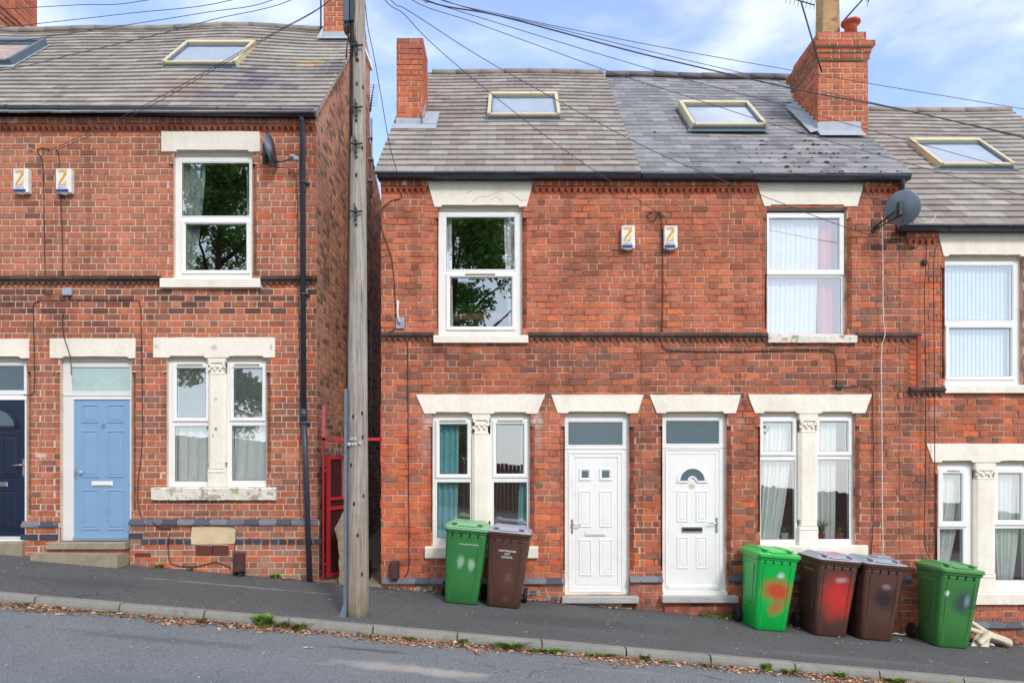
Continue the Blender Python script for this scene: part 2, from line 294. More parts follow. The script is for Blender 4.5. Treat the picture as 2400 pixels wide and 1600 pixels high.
def col_right(u, v, h):
    x, y = u * 170 + 1200, 1075 - v * 170
    n = noise.noise(Vector((u * .8, v * .9, 9)))
    c = pick(PAL_R, h)
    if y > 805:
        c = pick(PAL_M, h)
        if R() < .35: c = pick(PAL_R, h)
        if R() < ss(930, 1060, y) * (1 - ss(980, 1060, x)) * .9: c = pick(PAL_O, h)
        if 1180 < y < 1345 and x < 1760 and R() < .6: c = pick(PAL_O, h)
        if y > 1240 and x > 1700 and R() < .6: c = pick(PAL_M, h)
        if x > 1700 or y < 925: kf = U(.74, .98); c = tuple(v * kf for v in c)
    if 1995 < x < 2190 and R() < .55: c = pick(PAL_M, h)
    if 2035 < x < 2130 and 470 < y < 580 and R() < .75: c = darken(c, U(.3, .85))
    if x > 2150 and y > 600 and y < 1400 and R() < .5: c = pick(PAL_O + PAL_M, h)
    if n > .12 and R() < .3: c = darken(c, U(.15, .5))
    if 1480 < x < 1560 and y < 800 and R() < .25: c = darken(c, .3)
    if y > 1365: c = pick(PAL_M, h)
    return c
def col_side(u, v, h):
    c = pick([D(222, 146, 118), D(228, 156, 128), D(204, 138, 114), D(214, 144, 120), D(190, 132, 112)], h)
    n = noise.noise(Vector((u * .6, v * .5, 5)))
    if R() < ss(-.2, .3, n) * .3 + .04 + .45 * ss(1.5, -1.5, v): c = pick([D(120, 92, 82), D(104, 80, 74), D(140, 100, 86)], h)  # more dark bricks low down: shade of the narrow alley put into brick colour
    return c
def col_chim(u, v, h): return pick([D(214, 100, 68), D(206, 96, 66), D(190, 88, 66), D(220, 112, 78)], h)
def emit_brick(mb, O, Uv, N, a, b, c, d, da, db, col, m=0, j=.0018):
    Z = Vector((0, 0, 1)); base = .016; i = .0035
    back = [(a, c, da - base), (b, c, db - base), (b, d, db - base), (a, d, da - base)]
    fr = [(a + i, c + i, da), (b - i, c + i, db), (b - i, d - i, db), (a + i, d - i, da)]
    off = U(-.0015, .0022)
    vs = [O + Uv * p[0] + Z * p[1] + N * p[2] for p in back] + [O + Uv * (p[0] + U(-j, j)) + Z * (p[1] + U(-j, j)) + N * (p[2] + off) for p in fr]
    mb.mesh(vs, [(4, 5, 6, 7), (0, 1, 5, 4), (1, 2, 6, 5), (2, 3, 7, 6), (3, 0, 4, 7)], m, col)
def brick_field(mb, O, Uv, N, u0, u1, v0, v1, holes, colf, course=.0882, L=.222, H=.106, joint=.011, vd=0, off=0, clip=None, mort=True, seed=0):
    O, Uv, N = Vector(O), Vector(Uv), Vector(N); per = L + H + 2 * joint; Z = Vector((0, 0, 1))
    r = math.floor((v0 - vd) / course)
    while vd + r * course < v1:
        va, vb = max(vd + r * course, v0), min(vd + (r + 1) * course, v1)
        u = u0 - per * 1.5 + (r % 2) * per / 2 + U(-.008, .008); hd = 0; wob = U(-.002, .002)
        u -= (u - u0 + 10) % per - per if False else 0
        while u < u1:
            w = (H if hd else L) * U(.975, 1.025)
            a, b = max(u, u0), min(u + w, u1)
            if b - a > .02:
                if clip is None or clip((a + b) / 2, (va + vb) / 2):
                    cc = colf((a + b) / 2, (va + vb) / 2, hd)
                    rs = [(a, b, va + joint / 2 + wob, vb - joint / 2 + wob)]
                    for h in holes: rs = subtract(rs, h)
                    for q in rs:
                        if q[1] - q[0] > .02 and q[3] - q[2] > .018: emit_brick(mb, O, Uv, N, *q, off, off, cc)
            u += w + joint; hd ^= 1
        r += 1
    if mort:
        rs = [(u0, u1, v0, v1)]
        for h in holes: rs = subtract(rs, h)
        for q in rs: mb.face([O + Uv * x + Z * z + N * (off - .0085) for x, z in ((q[0], q[2]), (q[1], q[2]), (q[1], q[3]), (q[0], q[3]))], 1)

def pr(x0, y0, x1, y1): return (fx(x0), fx(x1), fz(y1), fz(y0))   # photo px rect on the facade -> x0,x1,z0,z1
CH = .062
def jambs(mb, hole, sides, zt, zb, colf, course, vd):
    """splayed brick reveals beside an opening, returns extra holes"""
    x0, x1, z0, z1 = hole; ex = []
    for s in sides:
        a, b = (x0 - CH, x0) if s == 'L' else (x1, x1 + CH)
        ex.append((a, b, zb, zt))
        r = math.floor((zb - vd) / course)
        while vd + r * course < zt:
            va, vb = max(vd + r * course, zb), min(vd + (r + 1) * course, zt)
            if vb - va > .03:
                cc = colf((a + b) / 2, va, 1); dl, dr = (0, -CH * .9) if s == 'L' else (-CH * .9, 0)
                emit_brick(mb, Vector(), Vector((1, 0, 0)), Vector((0, -1, 0)), a, b, va + .004, vb - .004, dl, dr, cc)
            r += 1
        dl, dr = (.008, CH * .9 + .008) if s == 'L' else (CH * .9 + .008, .008)
        mb.face([(a, dl, zb), (b, dr, zb), (b, dr, zt), (a, dl, zt)], 1)
        yi = CH * .9 + .008; mb.face([(a, dl, zt), (b, dr, zt), (b, 0, zt), (a, 0, zt)], 0, colf(a, zt, 1)); mb.face([(a, 0, zb), (b, 0, zb), (b, dr, zb), (a, dl, zb)], 0, colf(a, zb, 1))
    return ex
def reveals(mb, hole, y1=.16, m=1):
    x0, x1, z0, z1 = hole
    for q in (((x0, z0), (x0, z1)), ((x1, z1), (x1, z0)), ((x0, z1), (x1, z1)), ((x1, z0), (x0, z0))):
        mb.face([(q[0][0], .006, q[0][1]), (q[1][0], .006, q[1][1]), (q[1][0], y1, q[1][1]), (q[0][0], y1, q[0][1])], m)

# ------------------------------------------------------------------ joinery
def window(house, outer, panes, yf=.07, label=None, glass='glass', matf='upvc', vents=()):
    """outer px rect; panes: list of (px rect, has_sash)"""
    o = pr(*outer); mb = MB()
    gl = [pr(*p[0]) for p in panes]; rs = [o]
    for g in gl: rs = subtract(rs, g)
    for q in rs: mb.face([(q[0], yf, q[2]), (q[1], yf, q[2]), (q[1], yf, q[3]), (q[0], yf, q[3])])
    mb.rectring(o, [(0, yf), (0, yf + .07)])
    for g, p in zip(gl, panes):
        if p[1]:
            e = .052 if p[1] == 1 else p[1]
            mb.rectring(g, [(e, yf), (e, yf - .018), (e - .007, yf - .022), (.016, yf - .022), (.003, yf - .006), (0, yf + .006)])
        else: mb.rectring(g, [(.016, yf - .0005), (.014, yf - .006), (.002, yf + .004), (0, yf + .006)])
        mb.rectring(g, [(0, yf + .006), (-.005, yf + .008)], 1)
        mb.rectring(g, [(0, yf + .006), (0, yf + .07)])
    w = mb.build('window', [M[matf], M['gasket']], house)
    if label: w['label'] = label
    for g in gl:
        pm = MB(); pm.face([(g[0], yf + .009, g[2]), (g[1], yf + .009, g[2]), (g[1], yf + .009, g[3]), (g[0], yf + .009, g[3])])
        pm.build('pane', M[glass], w)
    for v in vents:
        a = pr(*v); vm = MB(); vm.box(a[0], a[1], yf - .04, yf - .0225, a[2], a[3], bv=.004); vm.build('trickle_vent', M['cream_edge'], w)
    return w
def jline(pts, step=.11, j=.003):
    out = []
    for i in range(len(pts)):
        a, b = pts[i], pts[(i + 1) % len(pts)]; d = math.hypot(b[0] - a[0], b[1] - a[1]); n = max(1, int(d / step))
        for k in range(n):
            t = k / n; jj = j if 1 else 0
            out.append((a[0] + (b[0] - a[0]) * t + U(-jj, jj), a[1] + (b[1] - a[1]) * t + U(-jj, jj)))
    return out
def lintel(house, xt0, xt1, yt, xb0, xb1, yb, spans, lab=None):
    """trapezoid/rect lintel px; spans = list of (x0,x1) recessed soffits over openings"""
    pts = [(xt0, yt), (xt1, yt), (xb1, yb)]
    for a, b in reversed(spans): pts += [(b - 5, yb), (b - 9, yb - 4), (a + 9, yb - 4), (a + 5, yb)]
    pts.append((xb0, yb))
    poly = jline([(fx(x), fz(y)) for x, y in reversed(pts)])
    mb = MB(); mb.prism(poly, -.014, .1)
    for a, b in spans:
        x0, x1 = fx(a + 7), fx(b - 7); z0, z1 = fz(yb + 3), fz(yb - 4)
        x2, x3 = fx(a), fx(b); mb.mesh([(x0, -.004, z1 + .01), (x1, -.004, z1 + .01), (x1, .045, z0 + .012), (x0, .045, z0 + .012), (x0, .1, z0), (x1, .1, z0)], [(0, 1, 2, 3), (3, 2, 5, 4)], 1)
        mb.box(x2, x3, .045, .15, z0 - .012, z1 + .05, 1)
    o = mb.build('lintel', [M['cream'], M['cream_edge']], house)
    if lab: o['label'] = lab
def sill(house, x0, y0, x1, y1, m='cream', proj=.055, rough=0.0):
    a = pr(x0, y0, x1, y1); mb = MB(); n = max(6, int((a[1] - a[0]) / .06)); rings = []
    for i in range(n + 1):
        x = a[0] + (a[1] - a[0]) * i / n
        f = lambda k: k + (U(-1, 1) * rough)
        rings.append([(x, f(-proj), a[2] + max(0, U(-.2, 1)) * rough), (x, f(-proj - .004), a[3] - .02), (x, f(-proj + .012), a[3] - .004), (x, .09, a[3] + .004), (x, .09, a[2])])
    mb.loft([list(reversed(r)) for r in rings], cap=True)
    mb.build('sill', M[m], house)
def pilaster(house, x0, x1, yt, yb, ycap0, ycap1, foot=True):
    a, b = fx(x0), fx(x1); mb = MB(); w = b - a; c = (a + b) / 2; zt, zb = fz(yt), fz(yb)
    zc1, zc0 = fz(ycap0), fz(ycap1)
    def slab(hw, z0, z1, y): mb.box(c - hw, c + hw, y, .13, z0, z1, bv=.008)
    slab(w * .5, zc1 + .004, zt, -.004); slab(w * .46, zc1 - .015, zc1 + .006, -.012)
    slab(w * .36, zc0, zc1 - .014, .012)
    slab(w * .42, zc0 - .02, zc0 + .004, -.006)
    zs = zb + (.34 if foot else .02)
    # shaft with chamfered corners
    hw = w * .5; hf = w * .34
    mb.loft([[(c - hw, .08, z), (c - hw, .03, z), (c - hf, .0, z), (c + hf, .0, z), (c + hw, .03, z), (c + hw, .08, z), (c + hw, .13, z), (c - hw, .13, z)] for z in (zs, zc0 - .018)])
    if foot:
        slab(w * .4, zs - .07, zs + .03, .002); slab(w * .44, zs - .09, zs - .068, -.008); slab(w * .5, zb, zs - .088, .0)
        slab(w * .47, zs - .14, zs - .12, -.012)
    p = mb.build('pilaster', M['cream'], house)
    cm = MB()   # carved leaf capital
    for k in range(9):
        t = k / 8; px = c + (t - .5) * w * .8; zz = zc0 + (zc1 - zc0) * (.35 + .3 * abs(math.sin(k * 2.1)))
        T = Matrix.Translation((px, .006, zz)) @ Matrix.Rotation(U(-.6, .6), 4, 'Y') @ Matrix.Diagonal((.02, .022, .034, 1))
        cm.lathe([(0.02, -1), (.6, -.75), (.95, -.2), (.9, .3), (.5, .8), (.02, 1)], 0, 0, 8, T=T)
    for s in (-1, 1):
        T = Matrix.Translation((c + s * w * .38, -.002, zc1 - .03)) @ Matrix.Diagonal((.022, .02, .022, 1)); cm.lathe([(0.02, -1), (.7, -.7), (1, 0), (.7, .7), (.02, 1)], 0, 0, 8, T=T)
    cm.build('carved_capital', M['cream'], p)
def door_panel(mb, r, y, m=0, raised=True):
    mb.rectring(r, [(0.0, y), (-.008, y - .011), (-.02, y - .011), (-.03, y + .002)], m)
    x0, x1, z0, z1 = r[0] + .03, r[1] - .03, r[2] + .03, r[3] - .03
    mb.rectring((x0, x1, z0, z1), [(0, y + .002), (-.016, y - .007)], m)
    mb.face([(x0 + .016, y - .007, z0 + .016), (x1 - .016, y - .007, z0 + .016), (x1 - .016, y - .007, z1 - .016), (x0 + .016, y - .007, z1 - .016)], m)
def handle(parent, x, yt, yb, dirn, y):
    mb = MB(); X = fx(x); z0, z1 = fz(yb), fz(yt)
    mb.box(X - .014, X + .014, y - .012, y, z0, z1, bv=.005)
    zh = z1 - (z1 - z0) * .35
    mb.tube([(X, y - .01, zh), (X, y - .05, zh), (X + dirn * .03, y - .055, zh), (X + dirn * .12, y - .055, zh - .003)], .009, 8)
    mb.tube([(X, y - .012, z0 + .05), (X, y - .018, z0 + .05)], .009, 10)
    mb.build('handle', M['chrome'], parent)
def letterbox(parent, r, y, m='chrome'):
    a = pr(*r); mb = MB(); mb.box(a[0], a[1], y - .012, y, a[2], a[3], bv=.005); mb.box(a[0] + .02, a[1] - .02, y - .018, y - .01, a[2] + .015, a[3] - .012, bv=.003)
    mb.build('letterbox', M[m], parent)
def doorset(house, outer, transom, leaf, y=.08, frame='upvc', leafm='white_door_plain', tglass='glass_frost'):
    o, t, l = pr(*outer), pr(*transom), pr(*leaf); mb = MB(); rs = [o]
    for g in (t, l): rs = subtract(rs, g)
    for q in rs: mb.face([(q[0], y, q[2]), (q[1], y, q[2]), (q[1], y, q[3]), (q[0], y, q[3])])
    mb.rectring(o, [(0, y), (0, y + .08)])
    mb.rectring(t, [(.016, y - .0005), (.014, y - .007), (.002, y + .004), (0, y + .012)]); mb.rectring(t, [(0, y + .012), (0, y + .08)])
    mb.rectring(l, [(.018, y - .0005), (.016, y - .012), (.002, y - .012), (0, y + .0), (0, y + .08)])
    # head drip bar and weathered bead
    mb.box(o[0] + .005, o[1] - .005, y - .012, y + .002, t[2] - .055, t[2] - .045)
    fr = mb.build('door_frame', M[frame], house)
    pm = MB(); pm.face([(t[0], y + .012, t[2]), (t[1], y + .012, t[2]), (t[1], y + .012, t[3]), (t[0], y + .012, t[3])]); pm.build('pane', M[tglass], fr)
    return l
# ------------------------------------------------------------------ mouldings
def dogtooth(mb, x0, x1, ztop, h=.066, proj=.045, pitch=.0845, pal=None):
    n = max(1, round((x1 - x0) / pitch)); p = (x1 - x0) / n
    for i in range(n):
        a = x0 + i * p; c = a + p / 2; col = pick(pal or PAL_R, 0)
        a2, b2 = a + .003, a + p - .003
        mb.mesh([(a2, -proj, ztop), (b2, -proj, ztop), (c, -.006, ztop - h), (a2, .01, ztop), (b2, .01, ztop), (c, .01, ztop - h)], [(0, 2, 1), (0, 3, 5, 2), (1, 2, 5, 4), (0, 1, 4, 3)], 0, col)
def cornice(house, spans, yt, left=True, sooty=False):
    pal = PAL_L if left else PAL_R
    for a, b in spans:
        mb = MB(); x0, x1 = fx(a), fx(b); zt = fz(yt); u = x0
        while u < x1 - .01:
            w = min(.112, x1 - u); mb.box(u + .003, u + w - .003, -.05, .02, zt - .085, zt, 0, pick(pal, R() < .5), j=.002); u += .117
        mb.box(x0, x1, -.0485, .02, zt - .0845, zt - .0005, 1)
        mb.box(x0, x1, -.03, .02, zt - .114, zt - .088, 0, pick(pal, 0))
        dogtooth(mb, x0, x1, zt - .114, pal=pal, h=.07)
        mb.box(x0, x1, -.002, .02, zt - .187, zt - .114, 0, darken(pal[1], .35))
        mb.build('cornice', [M['brick'], M['mortar']], house)
def stringcourse(house, spans, yt, dark=.7, name='string_course'):
    for a, b in spans:
        mb = MB(); x0, x1 = fx(a), fx(b); zt = fz(yt); u = x0
        while u < x1 - .01:
            w = min(.235, x1 - u); c = darken(D(120, 98, 94), min(1, dark * U(.8, 1.35)))
            rg = [[(uu, .01, zt), (uu, -.03, zt - .004), (uu, -.062, zt - .03), (uu, -.062, zt - .058), (uu, -.05, zt - .068), (uu, -.042, zt - .068), (uu, -.042, zt - .084), (uu, .01, zt - .084)] for uu in (u + .002, u + w - .002)]
            mb.loft(rg, 0, c); u += .235
        dogtooth(mb, x0, x1, zt - .084, pal=[darken(p, dark * .95) for p in PAL_M], h=.066, proj=.038)
        mb.build(name, M['sootband'], house)
def bluecourse(house, x0, x1, yt, yb, w=.225, proj=.045, name='plinth_course', lab=None):
    mb = MB(); u = fx(x0); X1 = fx(x1); zt, zb = fz(yt), fz(yb)
    while u < X1 - .01:
        ww = min(w, X1 - u); c = random.choice([D(98, 102, 114), D(110, 112, 124), D(86, 90, 102), D(122, 122, 132), D(72, 76, 88)])
        rg = [[(uu, .02, zt), (uu, -.004, zt), (uu, -proj + .004, zt - (zt - zb) * .55), (uu, -proj - .006, zb + .008), (uu, -proj - .003, zb), (uu, .02, zb)] for uu in (u + .003, u + ww - .003)]
        mb.loft(rg, 0, c); mb.box(u + ww - .004, u + ww + .004, -proj + .012, .01, zb, zt - .02, 1); u += w
    o = mb.build(name, [M['bluebrick'], M['mortar']], house)
    if lab: o['label'] = lab
def airbrick(house, r, proj=.036, cols=10, rows=4, m='airbrick'):
    a = pr(*r); mb = MB(); mb.box(a[0], a[1], -proj, .01, a[2], a[3], bv=.004)
    cw = (a[1] - a[0]) / cols; rh = (a[3] - a[2]) / rows
    for i in range(cols):
        for k in range(rows): mb.box(a[0] + cw * (i + .25), a[0] + cw * (i + .75), -proj - .001, -proj + .004, a[2] + rh * (k + .25), a[2] + rh * (k + .75), 1)
    mb.build('air_brick', [M[m], M['black']], house)
def gutter(house, x0, y0, x1, y1, ypos=-.13, r=.052, brackets=(), fascia=True, back=0.0):
    k = (ZF + ypos) / F
    A = Vector(((x0 - 1200) * k, ypos, (1075 - y0) * k)); B = Vector(((x1 - 1200) * k, ypos, (1075 - y1) * k)); mb = MB()
    prof = [(-r, r * .75), (-r * 1.0, 0), (-r * .72, -r * .7), (0, -r), (r * .72, -r * .7), (r, 0), (r, r * .75), (r * .85, r * .75), (r * .8, 0), (0, -r * .8), (-r * .8, 0), (-r * .85, r * .75)]
    mb.loft([[(p.x, p.y + q[0], p.z + q[1]) for q in prof] for p in (A, B)], cap=True)
    for bx in brackets:
        t = (bx - x0) / (x1 - x0); p = A + (B - A) * t
        mb.loft([[(p.x + dx, p.y + q[0] * 1.12, p.z + q[1] * 1.12) for q in prof] for dx in (-.014, .014)], cap=True)
    if fascia: mb.mesh([(A.x, -.07, A.z - .04), (B.x, -.07, B.z - .04), (B.x, -.07, B.z + .05), (A.x, -.07, A.z + .05), (A.x, .03, A.z - .04), (B.x, .03, B.z - .04)], [(0, 1, 2, 3), (4, 5, 1, 0)])
    mb.build('gutter', M['gutter'], house)

# ------------------------------------------------------------------ roofs
YE = -.15
class Slope:
    def __init__(s, ey, tan, ry): s.t = tan; s.zE = (1075 - ey) / F * (ZF + YE); s.th = math.atan(tan); s.ry = ry; s.S = Vector((0, math.cos(s.th), math.sin(s.th))); s.N = Vector((0, -math.sin(s.th), math.cos(s.th)))
    def pt(s, X, q, n=0.0): return Vector((X, YE, s.zE)) + s.S * q + s.N * n       # q = distance up the slope
    def q_of(s, y):
        k = (1075 - y) / F; d = (k * (ZF + YE) - s.zE) / (s.t - k); return d / math.cos(s.th)
    def z(s, Y): return s.zE + (Y - YE) * s.t
def tiles(name, house, sl, X0, X1, q1, gauge, tw, colf, m, thick=.016, lift=.026, sag=None, jit=.004):
    mb = MB(); n = int(math.ceil(q1 / gauge)); sag = sag or (lambda X, q: 0)
    for i in range(n):
        q0 = i * gauge - (.05 if i == 0 else 0); qa = min((i + 1) * gauge + .04, q1); x = X0 - (tw / 2 if i % 2 else 0) + (0 if i % 2 == 0 else 0); wr = U(-.003, .003)
        while x < X1 - .01:
            a, b = max(x, X0), min(x + tw, X1)
            if b - a > .02:
                jq = U(-jit, jit) + wr; l = lift + U(-.002, .003); rr = U(-.004, .004)
                g = .0015
                def p(X, q, nn): return sl.pt(X, q, nn + sag(X, q))
                top = [p(a + g, q0 + jq, l + thick), p(b - g, q0 + jq + rr, l + thick + rr * .3), p(b - g, qa, thick), p(a + g, qa, thick)]
                bot = [p(a + g, q0 + jq, l - .006), p(b - g, q0 + jq + rr, l - .006), p(b - g, qa, -.005), p(a + g, qa, -.005)]
                mb.mesh(top + bot, [(0, 1, 2, 3), (4, 5, 1, 0), (5, 6, 2, 1), (7, 4, 0, 3)], 0, colf((a + b) / 2, q0, i))
            x += tw
    # underlay
    nx = 16
    mb.loft([[sl.pt(X0 + (X1 - X0) * a / nx, -.02 + (q1 + .02) * b / 4, -.014 + sag(X0 + (X1 - X0) * a / nx, max(0, q1 * b / 4))) for a in range(nx + 1)] for b in range(5)], 1, (.1, .1, .1), cap=False, closed=False)
    return mb.build(name, [m, M['black']], house)
def ridge(roof, sl, X0, X1, q1, col, m, sag=None, L=.45):
    mb = MB(); X = X0; sag = sag or (lambda X, q: 0); p0 = sl.pt(0, q1)
    while X < X1 - .02:
        b = min(X + L, X1); dz = U(-.006, .006); kk = U(.85, 1.1); c = tuple(v * kk for v in col); rg = []
        for xx in (X + .002, b - .002):
            s_ = sag(xx, q1); cx = []
            for k in range(7):
                a = math.radians(-15 + 210 * k / 6); cx.append((xx, p0.y + .0 - .14 * math.cos(a), p0.z + s_ + dz - .045 + .11 * math.sin(a)))
            rg.append(cx)
        mb.loft(rg, 0, c, True, True); X = b
    mb.build('ridge_tiles', m, roof)
def skylight(house, sl, X0, X1, yt, yb, m='gold', lab=None, qlen=1.2):
    qb = sl.q_of(yb); q0, q1 = qb, qb + qlen; mb = MB(); h = .135
    def bar(a, b, c, d, n0, n1, mm=0): mb.mesh([sl.pt(x, q, n) for n in (n0, n1) for q in (c, d) for x in (a, b)], [(0, 2, 3, 1), (4, 5, 7, 6), (0, 1, 5, 4), (2, 6, 7, 3), (0, 4, 6, 2), (1, 3, 7, 5)], mm)
    fw = .052
    bar(X0, X0 + fw, q0, q1, 0, h); bar(X1 - fw, X1, q0, q1, 0, h); bar(X0 + fw, X1 - fw, q1 - .13, q1, 0, h + .005); bar(X0 + fw, X1 - fw, q0 + .03, q0 + .08, 0, h - .02)
    bar(X0 + .02, X1 - .02, q0, q0 + .05, h - .045, h - .015); bar(X0 + .01, X1 - .01, q0 - .012, q0 - .002, .02, h - .05, 1); bar(X0 + fw, X1 - fw, q1 - .2, q1 - .13, h - .05, h - .03, 1); bar(X0 + fw, X1 - fw, q0 + .08, q0 + .095, h - .05, h - .03, 1)
    bar(X0 + fw + .001, X0 + fw + .02, q0 + .1, q1 - .13, 0, h - .012, 1); bar(X1 - fw - .02, X1 - fw - .001, q0 + .1, q1 - .13, 0, h - .012, 1)
    w = mb.build('skylight', [M[m], M['anth']], house)
    if lab: w['label'] = lab
    g = MB(); n = h - .035
    g.face([sl.pt(X0 + fw, q0 + .08, n), sl.pt(X1 - fw, q0 + .08, n), sl.pt(X1 - fw, q1 - .13, n), sl.pt(X0 + fw, q1 - .13, n)]); g.build('pane', M['glass_roof'], w)
    g = MB(); n = h - .055
    g.face([sl.pt(X0 + fw, q0 + .08, n), sl.pt(X1 - fw, q0 + .08, n), sl.pt(X1 - fw, q1 - .13, n), sl.pt(X0 + fw, q1 - .13, n)]); g.build('blind', M['skywhite'], w)  # blind is an added pale sheet that gives the pane its sky reflection
    f = MB(); e = .1
    def fb(a, b, c, d): f.mesh([sl.pt(a, c, .034), sl.pt(b, c, .034), sl.pt(b, d, .03), sl.pt(a, d, .03)], [(0, 1, 2, 3)])
    fb(X0 - .035, X0, q0, q1 + .03); fb(X1, X1 + .035, q0, q1 + .03); fb(X0, X1, q1, q1 + .05)
    f.mesh([sl.pt(X0 - .06, q0 - .07, .036), sl.pt(X1 + .06, q0 - .07, .036), sl.pt(X1 + .06, q0, .05), sl.pt(X0 - .06, q0, .05)], [(0, 1, 2, 3)])
    f.build('flashing', M['anth'] if m == 'gold' else M['lead'], w)
def stack_faces(mb, X0, X1, Y0, Y1, z0, z1, colf, off=0, course=.083, faces='FLRB'):
    vd = z1
    for fce, O, Uv, N, w in (('F', (X0, Y0, 0), (1, 0, 0), (0, -1, 0), X1 - X0), ('R', (X1, Y0, 0), (0, 1, 0), (1, 0, 0), Y1 - Y0), ('L', (X0, Y1, 0), (0, -1, 0), (-1, 0, 0), Y1 - Y0), ('B', (X1, Y1, 0), (-1, 0, 0), (0, 1, 0), X1 - X0)):
        if fce in faces:
            brick_field(mb, O, Uv, N, 0, w, z0, z1, [], colf, course=course, vd=vd, off=off)
    mb.face([(X0, Y0, z1), (X1, Y0, z1), (X1, Y1, z1), (X0, Y1, z1)], 1)

# ------------------------------------------------------------------ curtains
def curtain(name, label, cat, m, top, bot, folds=6, amp=.018, y=.15, group=None, ny=6):
    """top=(x0,x1,y) bot=(x0,x1,y) in facade px"""
    mb = MB(); nx = folds * 6; rows = []
    for j in range(ny + 1):
        t = j / ny; a = top[0] + (bot[0] - top[0]) * t ** 1.5; b = top[1] + (bot[1] - top[1]) * t ** 1.5; yy = top[2] + (bot[2] - top[2]) * t
        rows.append([(fx(a + (b - a) * i / nx), y + .02 + amp * math.sin(i / nx * folds * 2 * math.pi + t) + amp * .4 * math.sin(i * 1.7 + t * 2), fz(yy)) for i in range(nx + 1)])
    mb.loft(rows, 0, cap=False, sm=True, closed=False)
    back = [[(p[0], p[1] + .003, p[2]) for p in reversed(r)] for r in rows]; mb.loft(back, 0, cap=False, sm=True, closed=False)
    return tag(mb.build(name, m), label, cat, group)

# ================================================================== HOUSES
FR = ((0, 0, 0), (1, 0, 0), (0, -1, 0))
def house(label, xm): return thing('brick_house', label, 'house', (fx(xm), 0, zg(fx(xm))))
def wallmesh(h, x0, x1, ytop, holes, jspec, colf, course, vd, mortar, plinth=None, side=None, rearY=7.5, ph=(), blocks=()):
    """front wall of one house; holes px rects; jspec list of (hole index, sides, ytop, ybottom)"""
    mb = MB(); X0, X1 = fx(x0), fx(x1); H = [pr(q[0], q[1] - 8, q[2], q[3]) for q in holes]; ex = []
    for i, sd, yt, yb in jspec: ex += jambs(mb, H[i], sd, fz(yt), fz(yb), colf, course, vd)
    zb = -3.4
    brick_field(mb, *FR, X0, X1, zb, fz(ytop), H + ex, colf, course=course, vd=vd)
    for h_ in H: reveals(mb, h_)
    if plinth:
        for (a, b, y) in plinth: brick_field(mb, *FR, fx(a), fx(b), zb, fz(y), H + [pr(*q) for q in ph], colf, course=.084, vd=fz(y), off=.034)
        for (a, b, y) in plinth:
            for xx in (a, b): mb.face([(fx(xx), -.026, zb), (fx(xx), -.026, fz(y)), (fx(xx), .02, fz(y)), (fx(xx), .02, zb)], 1)
    if side: side(mb)
    # shell: inner faces so that the rooms are enclosed
    zt = fz(ytop)
    Xa, Xb = X0 + .12, X1 - .12
    for q in ([(Xa, .25, zb), (Xa, rearY, zb), (Xa, rearY, zt + .3), (Xa, .25, zt + .3)], [(Xb, .25, zb), (Xb, rearY, zb), (Xb, rearY, zt + .3), (Xb, .25, zt + .3)], [(Xa, .25, zb), (Xa, .25, zb), (Xb, .25, zb)][:0]):
        if q: mb.face(q, 2)
    mb.box(X0 + .005, X1 - .005, rearY - .25, rearY, zb, zt, 2)
    mb.box(X0 + .13, X1 - .13, .26, rearY - .26, fz(ytop) - .1, fz(ytop) - .04, 2)
    mb.box(X0 + .13, X1 - .13, .26, rearY - .26, fz(740), fz(725), 2)
    rs = [(X0 + .005, X1 - .005, zb, zt - .002)]
    for h_ in H: rs = subtract(rs, h_)
    for q in rs: mb.box(q[0], q[1], .16, .25, q[2], q[3], 2)
    return mb.build('wall', [M['brick'], M[mortar], M['shell']], h)

# ---------- left block (houses A and B)
SL = Slope(265, .945, 3.1); QL = (3.05 - YE) / math.cos(SL.th)
def sagL(X, q): return .035 * math.sin(X * 1.1 + 1) * (q / QL) + .02 * math.sin(X * 2.3) * (q / QL)
def tileL(X, q, i):
    c = random.choice([D(168, 161, 155), D(163, 156, 150), D(173, 166, 159), D(158, 151, 147)]); 
    if X > -5 and q < 2.4 and noise.noise(Vector((X * 1.2 + q * .9, q * 2.5, 0))) > .12: c = random.choice([D(138, 132, 138), D(128, 124, 132), D(150, 144, 146)])
    k = U(.9, 1.06); return tuple(v * k for v in c)
A = house('end of the far left terrace, brick house with a navy blue door', -150)
hA = [(-93, 843, 62, 1270)]
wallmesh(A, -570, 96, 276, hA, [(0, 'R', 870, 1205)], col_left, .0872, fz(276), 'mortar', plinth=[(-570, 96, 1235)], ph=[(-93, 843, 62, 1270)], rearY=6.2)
rA = tiles('roof', A, SL, fx(-600), fx(96), QL, .19, .27, tileL, M['tile_left'], sag=sagL)
ridge(rA, SL, fx(-600), fx(96), QL, D(150, 142, 136), M['tile_left'], sagL)
mb = MB(); p = SL.pt(0, QL); mb.face([(fx(-600), p.y, p.z), (fx(96), p.y, p.z), (fx(96), 6.35, p.z - 3.2 * .945), (fx(-600), 6.35, p.z - 3.2 * .945)]); mb.build('rear_roof', M['tile'], A)['label'] = 'rear roof slope'
gutter(A, -570, 250, 96, 258, brackets=(20, 85), back=0)
cornice(A, [(-570, 96)], 278)
stringcourse(A, [(-570, 96)], 647)
bluecourse(A, 53, 96, 1221, 1235, w=.2)
lintel(A, -130, 69, 794, -130, 69, 839, [(-93, 55)])
L_ = doorset(A, (-93, 843, 62, 1270), (-78, 855, 47, 913), (-82, 936, 50, 1258), tglass='glass_frost')
mb = MB(); yl = .085; rr = [L_]
mb.face([(L_[0], yl, L_[2]), (L_[1], yl, L_[2]), (L_[1], yl, L_[3]), (L_[0], yl, L_[3])])
